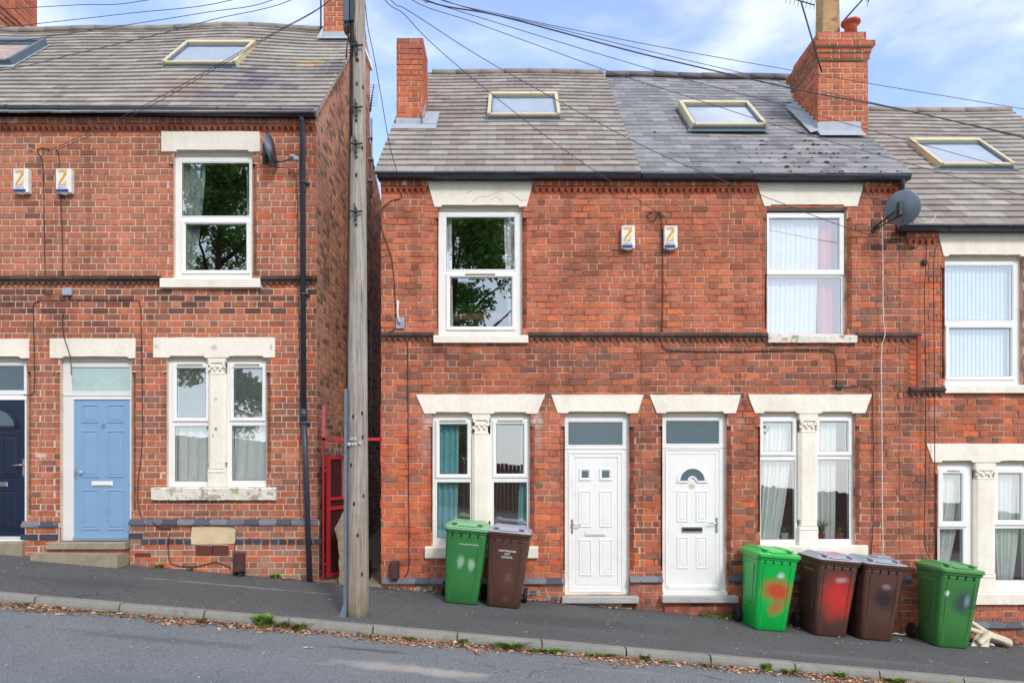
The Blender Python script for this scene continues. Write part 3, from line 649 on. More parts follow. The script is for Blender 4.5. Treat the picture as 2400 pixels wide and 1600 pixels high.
for r in ((-66, 1016, -24, 1118), (-8, 1016, 34, 1118), (-66, 1147, -24, 1243), (-8, 1147, 34, 1243)): door_panel(mb, pr(*r), yl)
def arch(mb, cx, cz, r0, r1, y0, y1, m=0, n=20, a0=0, a1=math.pi):
    rg = [[(cx + r * math.cos(a0 + (a1 - a0) * k / n), y, cz + r * math.sin(a0 + (a1 - a0) * k / n)) for k in range(n + 1)] for r, y in ((r1, y0), (r1 - .004, y1), (r0 + .006, y1), (r0, y0))]
    mb.loft(rg, m, cap=False, closed=False)
arch(mb, fx(-16), fz(1000), .235, .285, yl, yl - .014); mb.box(fx(-66), fx(34), yl - .014, yl, fz(1003), fz(997))
dA = mb.build('door', M['navy'], A); dA['label'] = 'navy blue front door with arched light'
g = MB(); g.face([(fx(-16) + .235 * math.cos(math.pi * k / 16), yl - .003, fz(998) + .235 * math.sin(math.pi * k / 16)) for k in range(17)]); g.build('pane', M['glass_frost'], dA)
handle(dA, 46, 1075, 1116, -1, yl); letterbox(dA, (-40, 1129, 9, 1141), yl)
mb = MB(); mb.box(fx(-110), fx(62), -.1, .1, zg(fx(-20)) - .3, fz(1269), j=.004, bv=.012); mb.build('step', M['concrete'], A)
skylight(A, SL, -8.95, -7.8, 112, 160, m='anth', lab='grey framed skylight')
mb = MB(); stack_faces(mb, -10.26, -9.36, 3.15, 4.3, 6.2, 9.2, col_chim, faces='FRLB')
for k, (o_, zz) in enumerate(((.03, 8.05), (.06, 8.13), (.09, 8.21), (.05, 8.3))): stack_faces(mb, -10.26 - o_, -9.36 + o_, 3.15 - o_, 4.3 + o_, zz, zz + .083, col_chim); 
mb.build('chimney', [M['brick'], M['mortar_dark']], A)

B = house('left brick house with a pale blue front door beside the alley', 420)
hB = [(140, 843, 308, 1268), (390, 841, 624, 1141), (406, 361, 591, 653)]
XB = fx(742)
PR = SL.pt(0, QL); zR = PR.z; YR = PR.y
def zgab(Y): return min(SL.z(Y), zR) if Y <= YR else (zR - (Y - YR) * .38 if Y < 3.75 else 6.02 - (Y - 3.75) * .6)
def sideB(mb):
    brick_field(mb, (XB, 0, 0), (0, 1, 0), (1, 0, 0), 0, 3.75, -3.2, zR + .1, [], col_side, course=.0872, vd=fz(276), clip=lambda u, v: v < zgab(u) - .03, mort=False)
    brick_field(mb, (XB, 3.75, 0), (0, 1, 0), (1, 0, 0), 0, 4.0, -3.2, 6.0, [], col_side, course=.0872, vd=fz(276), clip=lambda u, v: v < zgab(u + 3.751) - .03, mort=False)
    ys = [0, YR, 3.75]
    mb.face([(XB - .003, 0, -3.2), (XB - .003, 3.75, -3.2), (XB - .003, 3.75, zgab(3.749)), (XB - .003, YR, zR), (XB - .003, 0, SL.z(0))], 3)
    mb.face([(XB - .003, 3.75, -3.2), (XB - .003, 7.75, -3.2), (XB - .003, 7.75, zgab(7.75)), (XB - .003, 3.75, 6.02)], 3)
    mb.face([(XB, 3.75, zgab(3.749)), (XB, 3.75, 5.5), (XB - 3, 3.75, 5.5), (XB - 3, 3.75, zgab(3.749))], 2)
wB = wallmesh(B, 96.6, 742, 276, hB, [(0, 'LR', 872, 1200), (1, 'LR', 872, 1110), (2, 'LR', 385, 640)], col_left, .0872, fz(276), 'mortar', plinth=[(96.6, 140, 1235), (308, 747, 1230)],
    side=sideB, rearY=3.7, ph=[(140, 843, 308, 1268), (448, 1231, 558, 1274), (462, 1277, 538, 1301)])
wB.data.materials.append(M['mortar_side'])
rB = tiles('roof', B, SL, fx(96.6), XB + .05, QL, .19, .27, tileL, M['tile_left'], sag=sagL)
ridge(rB, SL, fx(96.6), XB + .05, QL, D(150, 142, 136), M['tile_left'], sagL)
mb = MB(); mb.face([(fx(96.6), YR, zR - .02), (XB + .04, YR, zR - .02), (XB + .04, 3.8, zR - .3), (fx(96.6), 3.8, zR - .3)]); mb.box(XB - .02, XB + .045, YR - .02, 3.8, zR - .34, zR - .27); mb.build('rear_roof', M['tile'], B)
mb = MB()   # pointed verge under the tile edge
mb.mesh([SL.pt(XB - .01, -.02, -.03), SL.pt(XB + .045, -.02, -.03), SL.pt(XB + .045, QL, -.03), SL.pt(XB - .01, QL, -.03), SL.pt(XB - .01, -.02, .012), SL.pt(XB + .045, -.02, .012), SL.pt(XB + .045, QL, .012), SL.pt(XB - .01, QL, .012)], [(0, 1, 2, 3), (1, 5, 6, 2), (0, 4, 5, 1)])
mb.build('verge', M['mortar'], B)
gutter(B, 96.6, 258, 738, 266, brackets=(142, 290, 512, 660))
cornice(B, [(96.6, 742)], 278); stringcourse(B, [(96.6, 378), (614, 744)], 647, .75)
bluecourse(B, 96.6, 141, 1221, 1235, w=.2); bluecourse(B, 304, 748, 1216, 1230)
for grp in (((52, 92, 1251, 1264), (96, 140, 1251, 1264)), ((304, 338, 1249, 1261),)):
    mb = MB()
    for a, b, y0, y1 in grp: mb.box(fx(a) + .004, fx(b) - .004, -.042, 0, fz(y1), fz(y0), 0, D(66, 74, 90), j=.003)
    mb.build('blue_brick_course', M['bluebrick'], B)
for xa, xb in ((334, 440), (556, 742)):
    mb = MB(); x = xa
    while x < xb: mb.box(fx(x), fx(x + 16), -.042, 0, fz(1274), fz(1262), 0, random.choice([D(58, 66, 84), D(84, 66, 70), D(70, 80, 98)]), j=.003); x += 20.2
    mb.build('blue_brick_course', M['bluebrick'], B)
mb = MB(); mb.prism(jline([(fx(448), fz(1274)), (fx(558), fz(1273)), (fx(557), fz(1232)), (fx(452), fz(1232))], .05, .006), -.041, 0); mb.build('render_patch', M['render_patch'], B)
airbrick(B, (462, 1277, 499, 1301), cols=9, rows=5); airbrick(B, (501, 1277, 538, 1301), cols=9, rows=5); airbrick(B, (319, 1294, 356, 1305), cols=10, rows=3)
lintel(B, 118, 318, 793, 118, 318, 839, [(141, 308)]); lintel(B, 360, 645, 791, 360, 645, 838, [(391, 487), (529, 624)]); lintel(B, 379, 609, 309, 379, 609, 356, [(407, 590)])
sill(B, 359, 1141, 649, 1171, 'cream_peel', rough=.006); sill(B, 379, 653, 613, 675)
window(B, (390, 841, 487, 1141), [((409, 862, 477, 978), 1), ((404, 998, 484, 1128), 0)], vents=[(412, 851, 472, 855)])
window(B, (528, 841, 624, 1141), [((543, 862, 610, 977), 1), ((539, 997, 619, 1126), 0)], vents=[(546, 851, 606, 855)])
window(B, (406, 361, 591, 652), [((421, 377, 580, 502), 0), ((430, 522, 573, 630), 1)])
pilaster(B, 486, 529, 838, 1141, 848, 874)
L_ = doorset(B, (140, 843, 308, 1268), (160, 859, 298, 916), (165, 935, 298, 1264), frame='upvc_old', tglass='glass_paper')
mb = MB(); mb.face([(L_[0], yl, L_[2]), (L_[1], yl, L_[2]), (L_[1], yl, L_[3]), (L_[0], yl, L_[3])])
for r in ((182, 946, 224, 990), (242, 946, 284, 990), (182, 1007, 224, 1119), (242, 1007, 284, 1119), (182, 1147, 224, 1243), (242, 1147, 284, 1243)): door_panel(mb, pr(*r), yl)
mb.box(L_[0], L_[1], yl - .03, yl, L_[2], L_[2] + .035)
dB = mb.build('door', M['blue_door'], B); dB['label'] = 'pale blue six panel front door'
handle(dB, 171, 1096, 1123, 1, yl); letterbox(dB, (207, 1127, 257, 1139), yl, 'white_door_plain')
mb = MB(); mb.box(fx(121), fx(305), -.14, .1, fz(1285), fz(1268), bv=.012); mb.box(fx(128), fx(302), -.1, .1, fz(1294), fz(1285), 1)
mb.mesh([(fx(107), -.32, zg(fx(107)) - .2), (fx(304), -.32, zg(fx(304)) - .2), (fx(304), -.32, fz(1293)), (fx(107), -.32, fz(1290.5)), (fx(107), .0, zg(fx(107)) - .2), (fx(304), .0, zg(fx(304)) - .2), (fx(304), .0, fz(1293)), (fx(107), .0, fz(1290.5))], [(0, 1, 2, 3), (1, 5, 6, 2), (3, 2, 6, 7), (4, 0, 3, 7)])
mb.build('step', [M['concrete'], M['oldbrick']], B)
skylight(B, SL, -5.4, -4.26, 115, 165, qlen=1.19)
mb = MB(); stack_faces(mb, -3.26, -2.72, 2.55, 3.3, 6.6, 8.9, col_chim); c_ = mb.build('chimney', [M['brick'], M['mortar']], B)
mb = MB(); q = SL.q_of(95); mb.mesh([SL.pt(-3.34, q - .05, .045), SL.pt(-2.66, q - .05, .045), SL.pt(-2.66, q + .2, .05), SL.pt(-3.34, q + .2, .05)], [(0, 1, 2, 3)]); mb.box(-3.27, -2.71, 2.53, 2.55, SL.z(2.5) - .05, SL.z(2.55) + .13)
mb.mesh([SL.pt(-3.36, q - .05, .045), SL.pt(-3.26, q - .05, .045), SL.pt(-3.26, q + .5, .2), SL.pt(-3.36, q + .5, .05)], [(0, 1, 2, 3)]); mb.build('flashing', M['lead'], c_)
# downpipe
mb = MB(); yp = -.075
mb.tube([(fx(713), -.13, fz(281)), (fx(713), -.11, fz(290)), (fx(713), yp, fz(300)), (fx(715.5), yp, fz(966))], .038, 12)
mb.tube([(fx(715.5), yp, fz(958)), (fx(715.8), yp, fz(985))], .046, 12); mb.tube([(fx(716), yp, fz(975)), (fx(720), yp, fz(1080)), (fx(731), yp - .02, fz(1366))], .037, 12)
for x, y in ((715, 690), (717, 990), (714, 430)): mb.tube([(fx(x), yp, fz(y)), (fx(x), yp, fz(y + 4))], .048, 12); mb.box(fx(x) - .02, fx(x) + .07, -.05, 0, fz(y + 4), fz(y))
mb.build('downpipe', M['pipe'], B)
mb = MB(); Xp = XB + .05   # conduit up the alley wall
mb.tube([(Xp, 3.6, -1.45), (Xp, 3.6, 2.75)], .022, 8); mb.tube([(Xp, 3.65, 4.9), (Xp, 3.65, 6.4)], .02, 8)
for z in (-.9, 0, .9, 1.8, 2.6, 5.2, 5.6, 6.0): mb.box(Xp - .05, Xp + .03, 3.57, 3.63, z, z + .04)
mb.build('conduit', M['greypipe'], B)
mb = MB(); mb.box(fx(554), fx(578), -.13, -.03, zg(fx(566)) - .02, fz(1292), bv=.015); mb.build('pipe_cover', M['capbrown'], B)

# ---------- right block (C, D, E)
SR = Slope(405, .876, 3.75); QR = (3.75 - YE) / math.cos(SR.th)
def sagC(X, q): return .012 * math.sin(X * 2 + 1) * (q / QR)
def sagD(X, q): return (-.03 - .018 * (X - 1.75) + .01 * math.sin(X * 3)) * (q / QR)
def tileC(X, q, i):
    c = random.choice([D(168, 161, 155), D(164, 156, 150), D(174, 166, 160), D(158, 150, 146), D(154, 144, 139)])
    if .0 < X < .9 and q < 2 and R() < .4: c = D(156, 142, 134)
    k = U(.88, 1.07); return tuple(v * k for v in c)
def tileD(X, q, i):
    c = random.choice([D(142, 141, 145), D(148, 146, 149), D(134, 133, 138), D(154, 151, 153), D(126, 125, 131)])
    k = U(.88, 1.1); return tuple(v * k for v in c)
XC0, XCD, XD1 = fx(893), 1.75, fx(2107)
C = house('brick house with white double small-paned door and warm grey roof, right of the alley', 1195)
hC = [(1013, 972, 1242, 1279), (1324, 971, 1476, 1394), (1027, 490, 1224, 785)]
def sideC(mb):
    mb.mesh([(XC0 + .006, .0, -3.4), (XC0 + .006, 7.5, -3.4), (XC0 + .006, 7.5, SR.z(0)), (XC0 + .006, 3.75, SR.z(3.7)), (XC0 + .006, 0, SR.z(0) - .1)], [(0, 4, 3, 2, 1)], 1)
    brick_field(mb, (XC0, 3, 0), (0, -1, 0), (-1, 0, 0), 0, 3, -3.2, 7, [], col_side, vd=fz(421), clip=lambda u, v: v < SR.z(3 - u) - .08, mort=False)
XCDp = 1502
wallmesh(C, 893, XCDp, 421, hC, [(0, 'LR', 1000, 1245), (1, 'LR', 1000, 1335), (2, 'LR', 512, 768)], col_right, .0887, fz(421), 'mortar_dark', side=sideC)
wallc = [o for o in C.children if o.name.startswith('wall')][0]
rC = tiles('roof', C, SR, XC0 - .06, XCD, QR, .213, .272, tileC, M['tile'], sag=sagC)
ridge(rC, SR, XC0 + .3, XCD - .02, QR, D(150, 140, 132), M['tile'], sagC)
mb = MB(); p = SR.pt(0, QR); mb.face([(XC0 - .06, p.y, p.z), (XCD, p.y, p.z), (XCD, 7.6, SR.zE), (XC0 - .06, 7.6, SR.zE)]); mb.build('rear_roof', M['tile'], C)
gutter(C, 884, 410, 1501, 411.5, brackets=(925, 1045, 1172, 1300, 1432))
cornice(C, [(893, 1001), (1251, XCDp)], 423, False)
stringcourse(C, [(893, 1017), (1238, XCDp)], 778, .55)
bluecourse(C, 896, 1324, 1353, 1367); bluecourse(C, 1476, XCDp, 1349, 1363)
lintel(C, 975, 1278, 924, 995, 1259, 969, [(1015, 1106), (1151, 1240)]); lintel(C, 1292, 1508, 925, 1307, 1494, 968, [(1325, 1475)]); lintel(C, 1001, 1251, 424, 1018, 1234, 485, [(1028, 1223)], 'cracked cream lintel')
mb = MB()
for pts in ([(1108, 474), (1120, 463), (1145, 461), (1165, 452), (1185, 448), (1205, 457), (1222, 471), (1235, 470)], [(1092, 455), (1100, 451), (1106, 449), (1108, 452)], [(1150, 468), (1162, 462), (1175, 470)]): mb.tube([(fx(x), -.0145, fz(y)) for x, y in pts], .0035, 4)
mb.build('crack', M['cream_edge'], C)
sill(C, 997, 1279, 1261, 1306, rough=.002); sill(C, 1017, 786, 1238, 804, rough=.001)
window(C, (1013, 972, 1106, 1279), [((1029, 994, 1094, 1111), 1), ((1023, 1130, 1101, 1262), 0)], vents=[(1030, 983, 1092, 987)])
window(C, (1149, 972, 1242, 1279), [((1163, 994, 1227, 1110), 1), ((1157, 1130, 1235, 1262), 0)], vents=[(1166, 983, 1226, 987)])
window(C, (1027, 490, 1224, 785), [((1045, 505, 1206, 628), 0), ((1054, 648, 1199, 763), 1)], vents=[(1090, 638, 1161, 642)])
pilaster(C, 1106, 1149, 969, 1279, 982, 1014)
L_ = doorset(C, (1324, 971, 1476, 1394), (1333, 988, 1461, 1042), (1336, 1062, 1459, 1386))
mb = MB(); yl = .078
mb.rectring(L_, [(0, yl), (-.055, yl), (-.06, yl + .012), (-.075, yl + .014), (-.08, yl + .006)]); i_ = .08
mb.face([(L_[0] + i_, yl + .006, L_[2] + i_), (L_[1] - i_, yl + .006, L_[2] + i_), (L_[1] - i_, yl + .006, L_[3] - i_), (L_[0] + i_, yl + .006, L_[3] - i_)])
for r in ((1357, 1149, 1388, 1236), (1406, 1149, 1438, 1236), (1358, 1264, 1389, 1351), (1406, 1264, 1438, 1351)): door_panel(mb, pr(*r), yl + .006)
for r in ((1358, 1097, 1387, 1126), (1406, 1097, 1436, 1126)): mb.rectring(pr(*r), [(0, yl + .006), (-.006, yl - .01), (-.02, yl - .01), (-.038, yl + .002)])
dC = mb.build('door', M['white_door_plain'], C); dC['label'] = 'white panelled door with two small square lights'
for r in ((1364.5, 1103.5, 1380.5, 1119.5), (1412.5, 1103.5, 1429.5, 1119.5)):
    a = pr(*r); g = MB(); g.face([(a[0], yl - .001, a[2]), (a[1], yl - .001, a[2]), (a[1], yl - .001, a[3]), (a[0], yl - .001, a[3])]); g.build('pane', M['glass_frost'], dC)
handle(dC, 1342, 1217, 1251, 1, yl); letterbox(dC, (1372, 1245, 1421, 1256), yl + .004, 'white_door_plain')
mb = MB(); mb.box(fx(1316), fx(1494), -.13, .1, fz(1409), fz(1394.5), bv=.006); mb.box(fx(1325), fx(1480), -.05, .1, fz(1440), fz(1409), 1); mb.build('step', [M['granite'], M['concrete']], C)
skylight(C, SR, -.39, .77, 228, 286)
zc = (1075 - 275) / F * 11.34
mb = MB(); X1c = -1.39; zt = (1075 - 90) / F * 11.34
stack_faces(mb, XC0, X1c, 1.34, 1.95, zc - .35, zt, lambda u, v, h: col_chim(u, v, h) if v < zt - .33 else pick([D(196, 92, 78), D(188, 88, 76), D(204, 100, 84)], 0))
ch = mb.build('chimney', [M['brick'], M['mortar_dark']], C)
mb = MB(); q0 = (1.22 - YE) / math.cos(SR.th); q1 = (1.34 - YE) / math.cos(SR.th)
mb.mesh([SR.pt(XC0 - .05, q0 - .05, .04), SR.pt(X1c + .22, q0 - .05, .04), SR.pt(X1c + .22, q1, .045), SR.pt(XC0 - .05, q1, .045)], [(0, 1, 2, 3)])
mb.box(XC0 - .01, X1c + .01, 1.315, 1.335, SR.z(1.34) - .1, SR.z(1.34) + .13, j=.004)
mb.mesh([SR.pt(X1c, q1 - .02, .05), SR.pt(X1c + .22, q1 - .02, .05), SR.pt(X1c + .22, q1 + .62, .05), SR.pt(X1c, q1 + .62, .05), SR.pt(X1c + .004, q1 + .62, .22), SR.pt(X1c + .004, q1 - .02, .2)], [(0, 1, 2, 3), (0, 3, 4, 5)])
mb.build('flashing', M['lead'], ch)
mb = MB(); mb.box(fx(917), fx(937), -.12, -.005, fz(1354), fz(1312), bv=.014); mb.build('pipe_cover', M['capbrown'], C)
mb = MB(); mb.box(fx(928), fx(948), -.03, 0, fz(771), fz(744), bv=.006); mb.tube([(fx(938), -.03, fz(760)), (fx(936), -.07, fz(752)), (fx(933), -.06, fz(735)), (fx(934), -.05, fz(706))], [.016, .014, .016, .015], 8, 1); mb.build('cable_entry', [M['jbox'], M['wcable']], C)
for r in ((975, 1372, 1015, 1382), (1231, 1382, 1266, 1395), (1282, 1396, 1316, 1407)): airbrick(C, r, proj=.006, cols=1, rows=4, m='greypipe')

Dh = house('brick house with slate roof and white door with fan light', 1800)
hD = [(1782, 972, 2005, 1276), (1553, 971, 1704, 1386), (1798, 495, 1985, 785)]
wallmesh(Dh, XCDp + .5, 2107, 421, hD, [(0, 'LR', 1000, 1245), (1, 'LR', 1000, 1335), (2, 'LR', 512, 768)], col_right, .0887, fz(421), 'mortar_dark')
rD = tiles('roof', Dh, SR, XCD + .003, 5.44, QR, .19, .25, tileD, M['slate'], thick=.007, lift=.009, sag=sagD, jit=.003)
ridge(rD, SR, XCD + .02, 5.42, QR, D(110, 104, 106), M['slate'], sagD)
mb = MB(); mb.face([(XCD, p.y, p.z - .05), (5.44, p.y, p.z - .05), (5.44, 7.6, SR.zE - .05), (XCD, 7.6, SR.zE - .05)]); mb.build('rear_roof', M['slate'], Dh)
mb = MB(); mb.face([(fx(2107) + .01, 0, 2.4), (fx(2107) + .01, 7.5, 2.4), (fx(2107) + .01, 7.5, SR.z(0)), (fx(2107) + .01, 3.75, SR.z(3.7)), (fx(2107) + .01, 0, SR.z(0))]); mb.mesh([SR.pt(5.3, -.02, -.06), SR.pt(5.43, -.02, -.06), SR.pt(5.43, QR, -.06), SR.pt(5.3, QR, -.06)], [(0, 1, 2, 3)]); mb.build('gable', M['mortar_side'], Dh)
mb = MB(); mp_ = []
for k in range(105):
    X = U(3.2, 5.3) if R() < .75 else U(2.0, 5.3); q = .19 * random.choice([0, 0, 1, 2, 3, 4, 4, 5, 6, 7, 9, 11, 13]) + U(-.012, .0)
    r_ = U(.006, .014) * (2.0 if R() < .1 else 1); T = Matrix.Translation(SR.pt(X, q, .02 + sagD(X, q))) @ Matrix.Rotation(SR.th, 4, 'X') @ Matrix.Diagonal((r_ * U(1, 2.2), r_, r_ * .7, 1))
    mb.lathe([(.05, -.8), (.9, -.4), (1, .1), (.6, .7), (.05, 1)], 0, 0, 6, T=T)
mo = mb.build('moss', M['moss'], rD); mo['kind'] = 'stuff'
gutter(Dh, 1504, 412, 2132, 415, brackets=(1626, 1763, 1925, 2070))
cornice(Dh, [(XCDp + .5, 1772), (2025, 2106)], 423, False); stringcourse(Dh, [(XCDp + .5, 1798), (2006, 2154)], 779, .6)
bluecourse(Dh, XCDp + .5, 1553, 1349, 1363); bluecourse(Dh, 1705, 2133, 1347, 1361)
lintel(Dh, 1753, 2043, 924, 1769, 2027, 968, [(1783, 1873), (1919, 2004)]); lintel(Dh, 1522, 1736, 925, 1539, 1724, 968, [(1554, 1703)]); lintel(Dh, 1772, 2025, 426, 1791, 2009, 484, [(1799, 1984)])
sill(Dh, 1776, 1276, 2030, 1302, rough=.001); sill(Dh, 1798, 786, 2005, 804, 'cream_peel', rough=.004)
window(Dh, (1782, 972, 1873, 1276), [((1793, 989, 1860, 1058), 1), ((1787, 1079, 1867, 1265), 0)])
window(Dh, (1918, 972, 2005, 1276), [((1926, 988, 1991, 1058), 1), ((1920, 1077, 1996, 1264), 0)])
window(Dh, (1798, 495, 1985, 785), [((1807, 510, 1970, 629), .075), ((1803, 648, 1976, 780), 0)])
pilaster(Dh, 1873, 1918, 968, 1276, 984, 1010)
L_ = doorset(Dh, (1553, 971, 1704, 1386), (1564, 985, 1689, 1039), (1565, 1054, 1689, 1380))
mb = MB(); mb.rectring(L_, [(0, yl), (-.05, yl), (-.056, yl + .01), (-.062, yl + .006)]); i_ = .062
mb.face([(L_[0] + i_, yl + .006, L_[2] + i_), (L_[1] - i_, yl + .006, L_[2] + i_), (L_[1] - i_, yl + .006, L_[3] - i_), (L_[0] + i_, yl + .006, L_[3] - i_)])
for r in ((1589, 1149, 1617, 1224), (1634, 1149, 1662, 1224), (1589, 1258, 1617, 1334), (1634, 1258, 1662, 1334)): door_panel(mb, pr(*r), yl + .006)
cx, cz = fx(1626), fz(1127); arch(mb, cx, cz, .165, .215, yl + .006, yl - .012); mb.box(cx - .215, cx - .06, yl - .012, yl + .006, cz - .022, cz + .004); mb.box(cx + .06, cx + .215, yl - .012, yl + .006, cz - .022, cz + .004); arch(mb, cx, cz, .04, .07, yl + .006, yl - .014)
mb.box(L_[0] + .01, L_[1] - .01, yl - .025, yl, L_[2], L_[2] + .045, bv=.006)
dD = mb.build('door', M['white_door'], Dh); dD['label'] = 'white panelled door with a fan shaped light'
g = MB(); n = 16; g.mesh([(cx + r * math.cos(math.pi * k / n), yl + .003, cz + r * math.sin(math.pi * k / n)) for r in (.168, .05) for k in range(n + 1)], [(k, k + 1, k + n + 2, k + n + 1) for k in range(n)]); g.build('pane', M['glass_frost'], dD)
handle(dD, 1683, 1213, 1249, -1, yl)
mb = MB(); a = pr(1601, 1235, 1650, 1248); mb.box(a[0], a[1], yl - .012, yl + .006, a[2], a[3], bv=.004); mb.box(a[0] + .01, a[1] - .01, yl - .014, yl - .01, a[2] + .018, a[3] - .018, 1); mb.build('letterbox', [M['chrome'], M['gasket']], dD)
mb = MB(); mb.box(fx(1548), fx(1725), -.13, .1, fz(1408), fz(1393.5), bv=.006); mb.box(fx(1553), fx(1704), -.02, .1, fz(1394), fz(1385), 1); mb.box(fx(1556), fx(1715), -.05, .1, fz(1450), fz(1408), 2); mb.build('step', [M['granite'], M['upvc'], M['oldbrick']], Dh)
skylight(Dh, SR, 2.75, 3.89, 248, 310)
airbrick(C, (1457, 1411, 1491, 1421), proj=.056); airbrick(Dh, (1617, 1409, 1650, 1418), proj=.056)
# big chimney
X0c, X1c = 4.68, 5.45; Y0c, Y1c = 1.1, 2.12; zt = (1075 - 100) / F * 11.1
mb = MB(); stack_faces(mb, X0c, X1c, Y0c, Y1c, 3.6, zt - .3, col_chim, course=.082)
for o_, k in ((.02, 3), (.035, 2), (.075, 1)):
    stack_faces(mb, X0c - o_, X1c + o_, Y0c - o_, Y1c + o_, zt - .085 * k, zt - .085 * (k - 1) - .003, lambda u, v, h: darken(col_chim(u, v, h), U(.1, .4)), course=.085)
    mb.face([(X0c - o_, Y0c - o_, zt - .085 * k), (X0c - o_, Y1c + o_, zt - .085 * k), (X1c + o_, Y1c + o_, zt - .085 * k), (X1c + o_, Y0c - o_, zt - .085 * k)], 1)
stack_faces(mb, X0c + .01, X1c - .02, Y0c + .01, Y1c - .01, zt, zt + .17, lambda u, v, h: pick([D(206, 104, 88), D(196, 94, 80), D(214, 116, 98)], 0), course=.085)
ch = mb.build('chimney', [M['brick'], M['mortar']], Dh)
mb = MB(); zz = zt + .17
mb.loft([[(4.98 + s * w, 1.45 + t * w, z) for s, t in ((-1, -.9), (-.9, -1), (.9, -1), (1, -.9), (1, .9), (.9, 1), (-.9, 1), (-1, .9))] for z, w in ((zz - .02, .15), (zz + .12, .14), (zz + .9, .13))]); mb.build('chimney_pot', M['buffpot'], ch)['label'] = 'tall square buff chimney pot'
mb = MB(); mb.lathe([(.095, zz - .02), (.09, zz + .15), (.1, zz + .165), (.135, zz + .18), (.145, zz + .195), (.14, zz + .215), (.1, zz + .23), (.08, zz + .215)], 5.24, 1.22, 20); mb.build('chimney_pot', M['terra'], ch)['label'] = 'low round terracotta chimney pot'
mb = MB()
q0 = (Y0c - YE) / math.cos(SR.th)
mb.box(X0c - .012, X1c - .12, Y0c - .022, Y0c - .003, SR.z(Y0c) - .16, SR.z(Y0c) + .16, j=.004); mb.mesh([SR.pt(X0c - .02, q0 - .18, .03), SR.pt(X1c - .1, q0 - .18, .03), SR.pt(X1c - .1, q0 + .01, .04), SR.pt(X0c - .02, q0 + .01, .04)], [(0, 1, 2, 3)])
n = 7
for k in range(n):
    ya, yb_ = Y0c + (Y1c - Y0c) * k / n, Y0c + (Y1c - Y0c) * (k + 1) / n
    mb.mesh([(X0c - .012, ya, SR.z(ya) - .02), (X0c - .012, yb_, SR.z(yb_) - .02), (X0c - .012, yb_, SR.z(yb_) + .15), (X0c - .012, ya, SR.z(ya) + .2), (X0c - .012, ya + .03, SR.z(ya) + .12)], [(0, 1, 2, 3)])
mb.mesh([SR.pt(X0c - .13, q0 - .05, .03), SR.pt(X0c - .01, q0 - .05, .06), SR.pt(X0c - .01, q0 + 1.35, .06), SR.pt(X0c - .13, q0 + 1.35, .03)], [(0, 1, 2, 3)])
mb.build('flashing', M['lead'], ch)
mb = MB(); mb.tube([(fx(2117) * .985, -.13, fz(417) * .985), (fx(2117) * .985, -.13, fz(431)), (fx(2110), -.05, fz(448)), (fx(2108), -.05, fz(520))], .036, 10); mb.build('downpipe', M['pipe'], Dh)

E = house('lower brick house at the right edge with cream painted window surrounds', 2400)
SE = Slope(528, .876, 3.75)
hE = [(2198, 1088, 2420, 1387), (2215, 606, 2399, 902)]
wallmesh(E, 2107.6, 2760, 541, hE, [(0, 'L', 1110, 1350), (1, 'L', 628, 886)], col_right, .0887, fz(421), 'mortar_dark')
rE = tiles('roof', E, SE, 5.33, 9.4, QR, .205, .27, tileC, M['tile'], sag=sagC); ridge(rE, SE, 5.36, 9.4, QR, D(160, 148, 140), M['tile'], sagC)
mb = MB(); p = SE.pt(0, QR); mb.face([(5.33, p.y, p.z), (9.4, p.y, p.z), (9.4, 7.6, SE.zE), (5.33, 7.6, SE.zE)]); mb.build('rear_roof', M['tile'], E)
gutter(E, 2108, 533, 2700, 534, brackets=(2225, 2375))
cornice(E, [(2124, 2196)], 543, False)
mb = MB()   # string course stepping down to the lower house
for y in range(796, 905, 12): mb.mesh([(fx(2130), -.0, fz(y)), (fx(2144), -.042, fz(y + 0)), (fx(2144), -.042, fz(y + 11)), (fx(2130), 0, fz(y + 11)), (fx(2144), .01, fz(y)), (fx(2144), .01, fz(y + 11)), (fx(2131), -.01, fz(y + 5.5))], [(1, 6, 2), (1, 4, 0, 6), (2, 6, 3, 5)], 0, pick(PAL_O, 0))
mb.box(fx(2144), fx(2154), -.06, .01, fz(918), fz(779), 0, D(170, 84, 66), bv=.01); mb.build('string_course', M['sootband'], E)
stringcourse(E, [(2130, 2212)], 906, .7)
bluecourse(E, 2200, 2760, 1456, 1470)
lintel(E, 2171, 2700, 1039, 2186, 2690, 1083, [(2199, 2284), (2336, 2419)]); lintel(E, 2197, 2430, 545, 2211, 2412, 601, [(2216, 2398)])
sill(E, 2175, 1387, 2450, 1414, rough=.002); sill(E, 2210, 902, 2420, 921)
window(E, (2198, 1088, 2285, 1387), [((2217, 1111, 2260, 1222), .075), ((2209, 1240, 2264, 1365), 0)], vents=[(2226, 1101, 2254, 1104)])
window(E, (2335, 1088, 2420, 1387), [((2347, 1110, 2400, 1219), .07), ((2340, 1239, 2410, 1361), 0)])
window(E, (2215, 606, 2399, 902), [((2219, 620, 2381, 748), 0), ((2231, 768, 2376, 880), 1)])
pilaster(E, 2285, 2335, 1083, 1387, 1100, 1120)
skylight(E, SE, 6.67, 7.84, 338, 402)
brick_e = 0

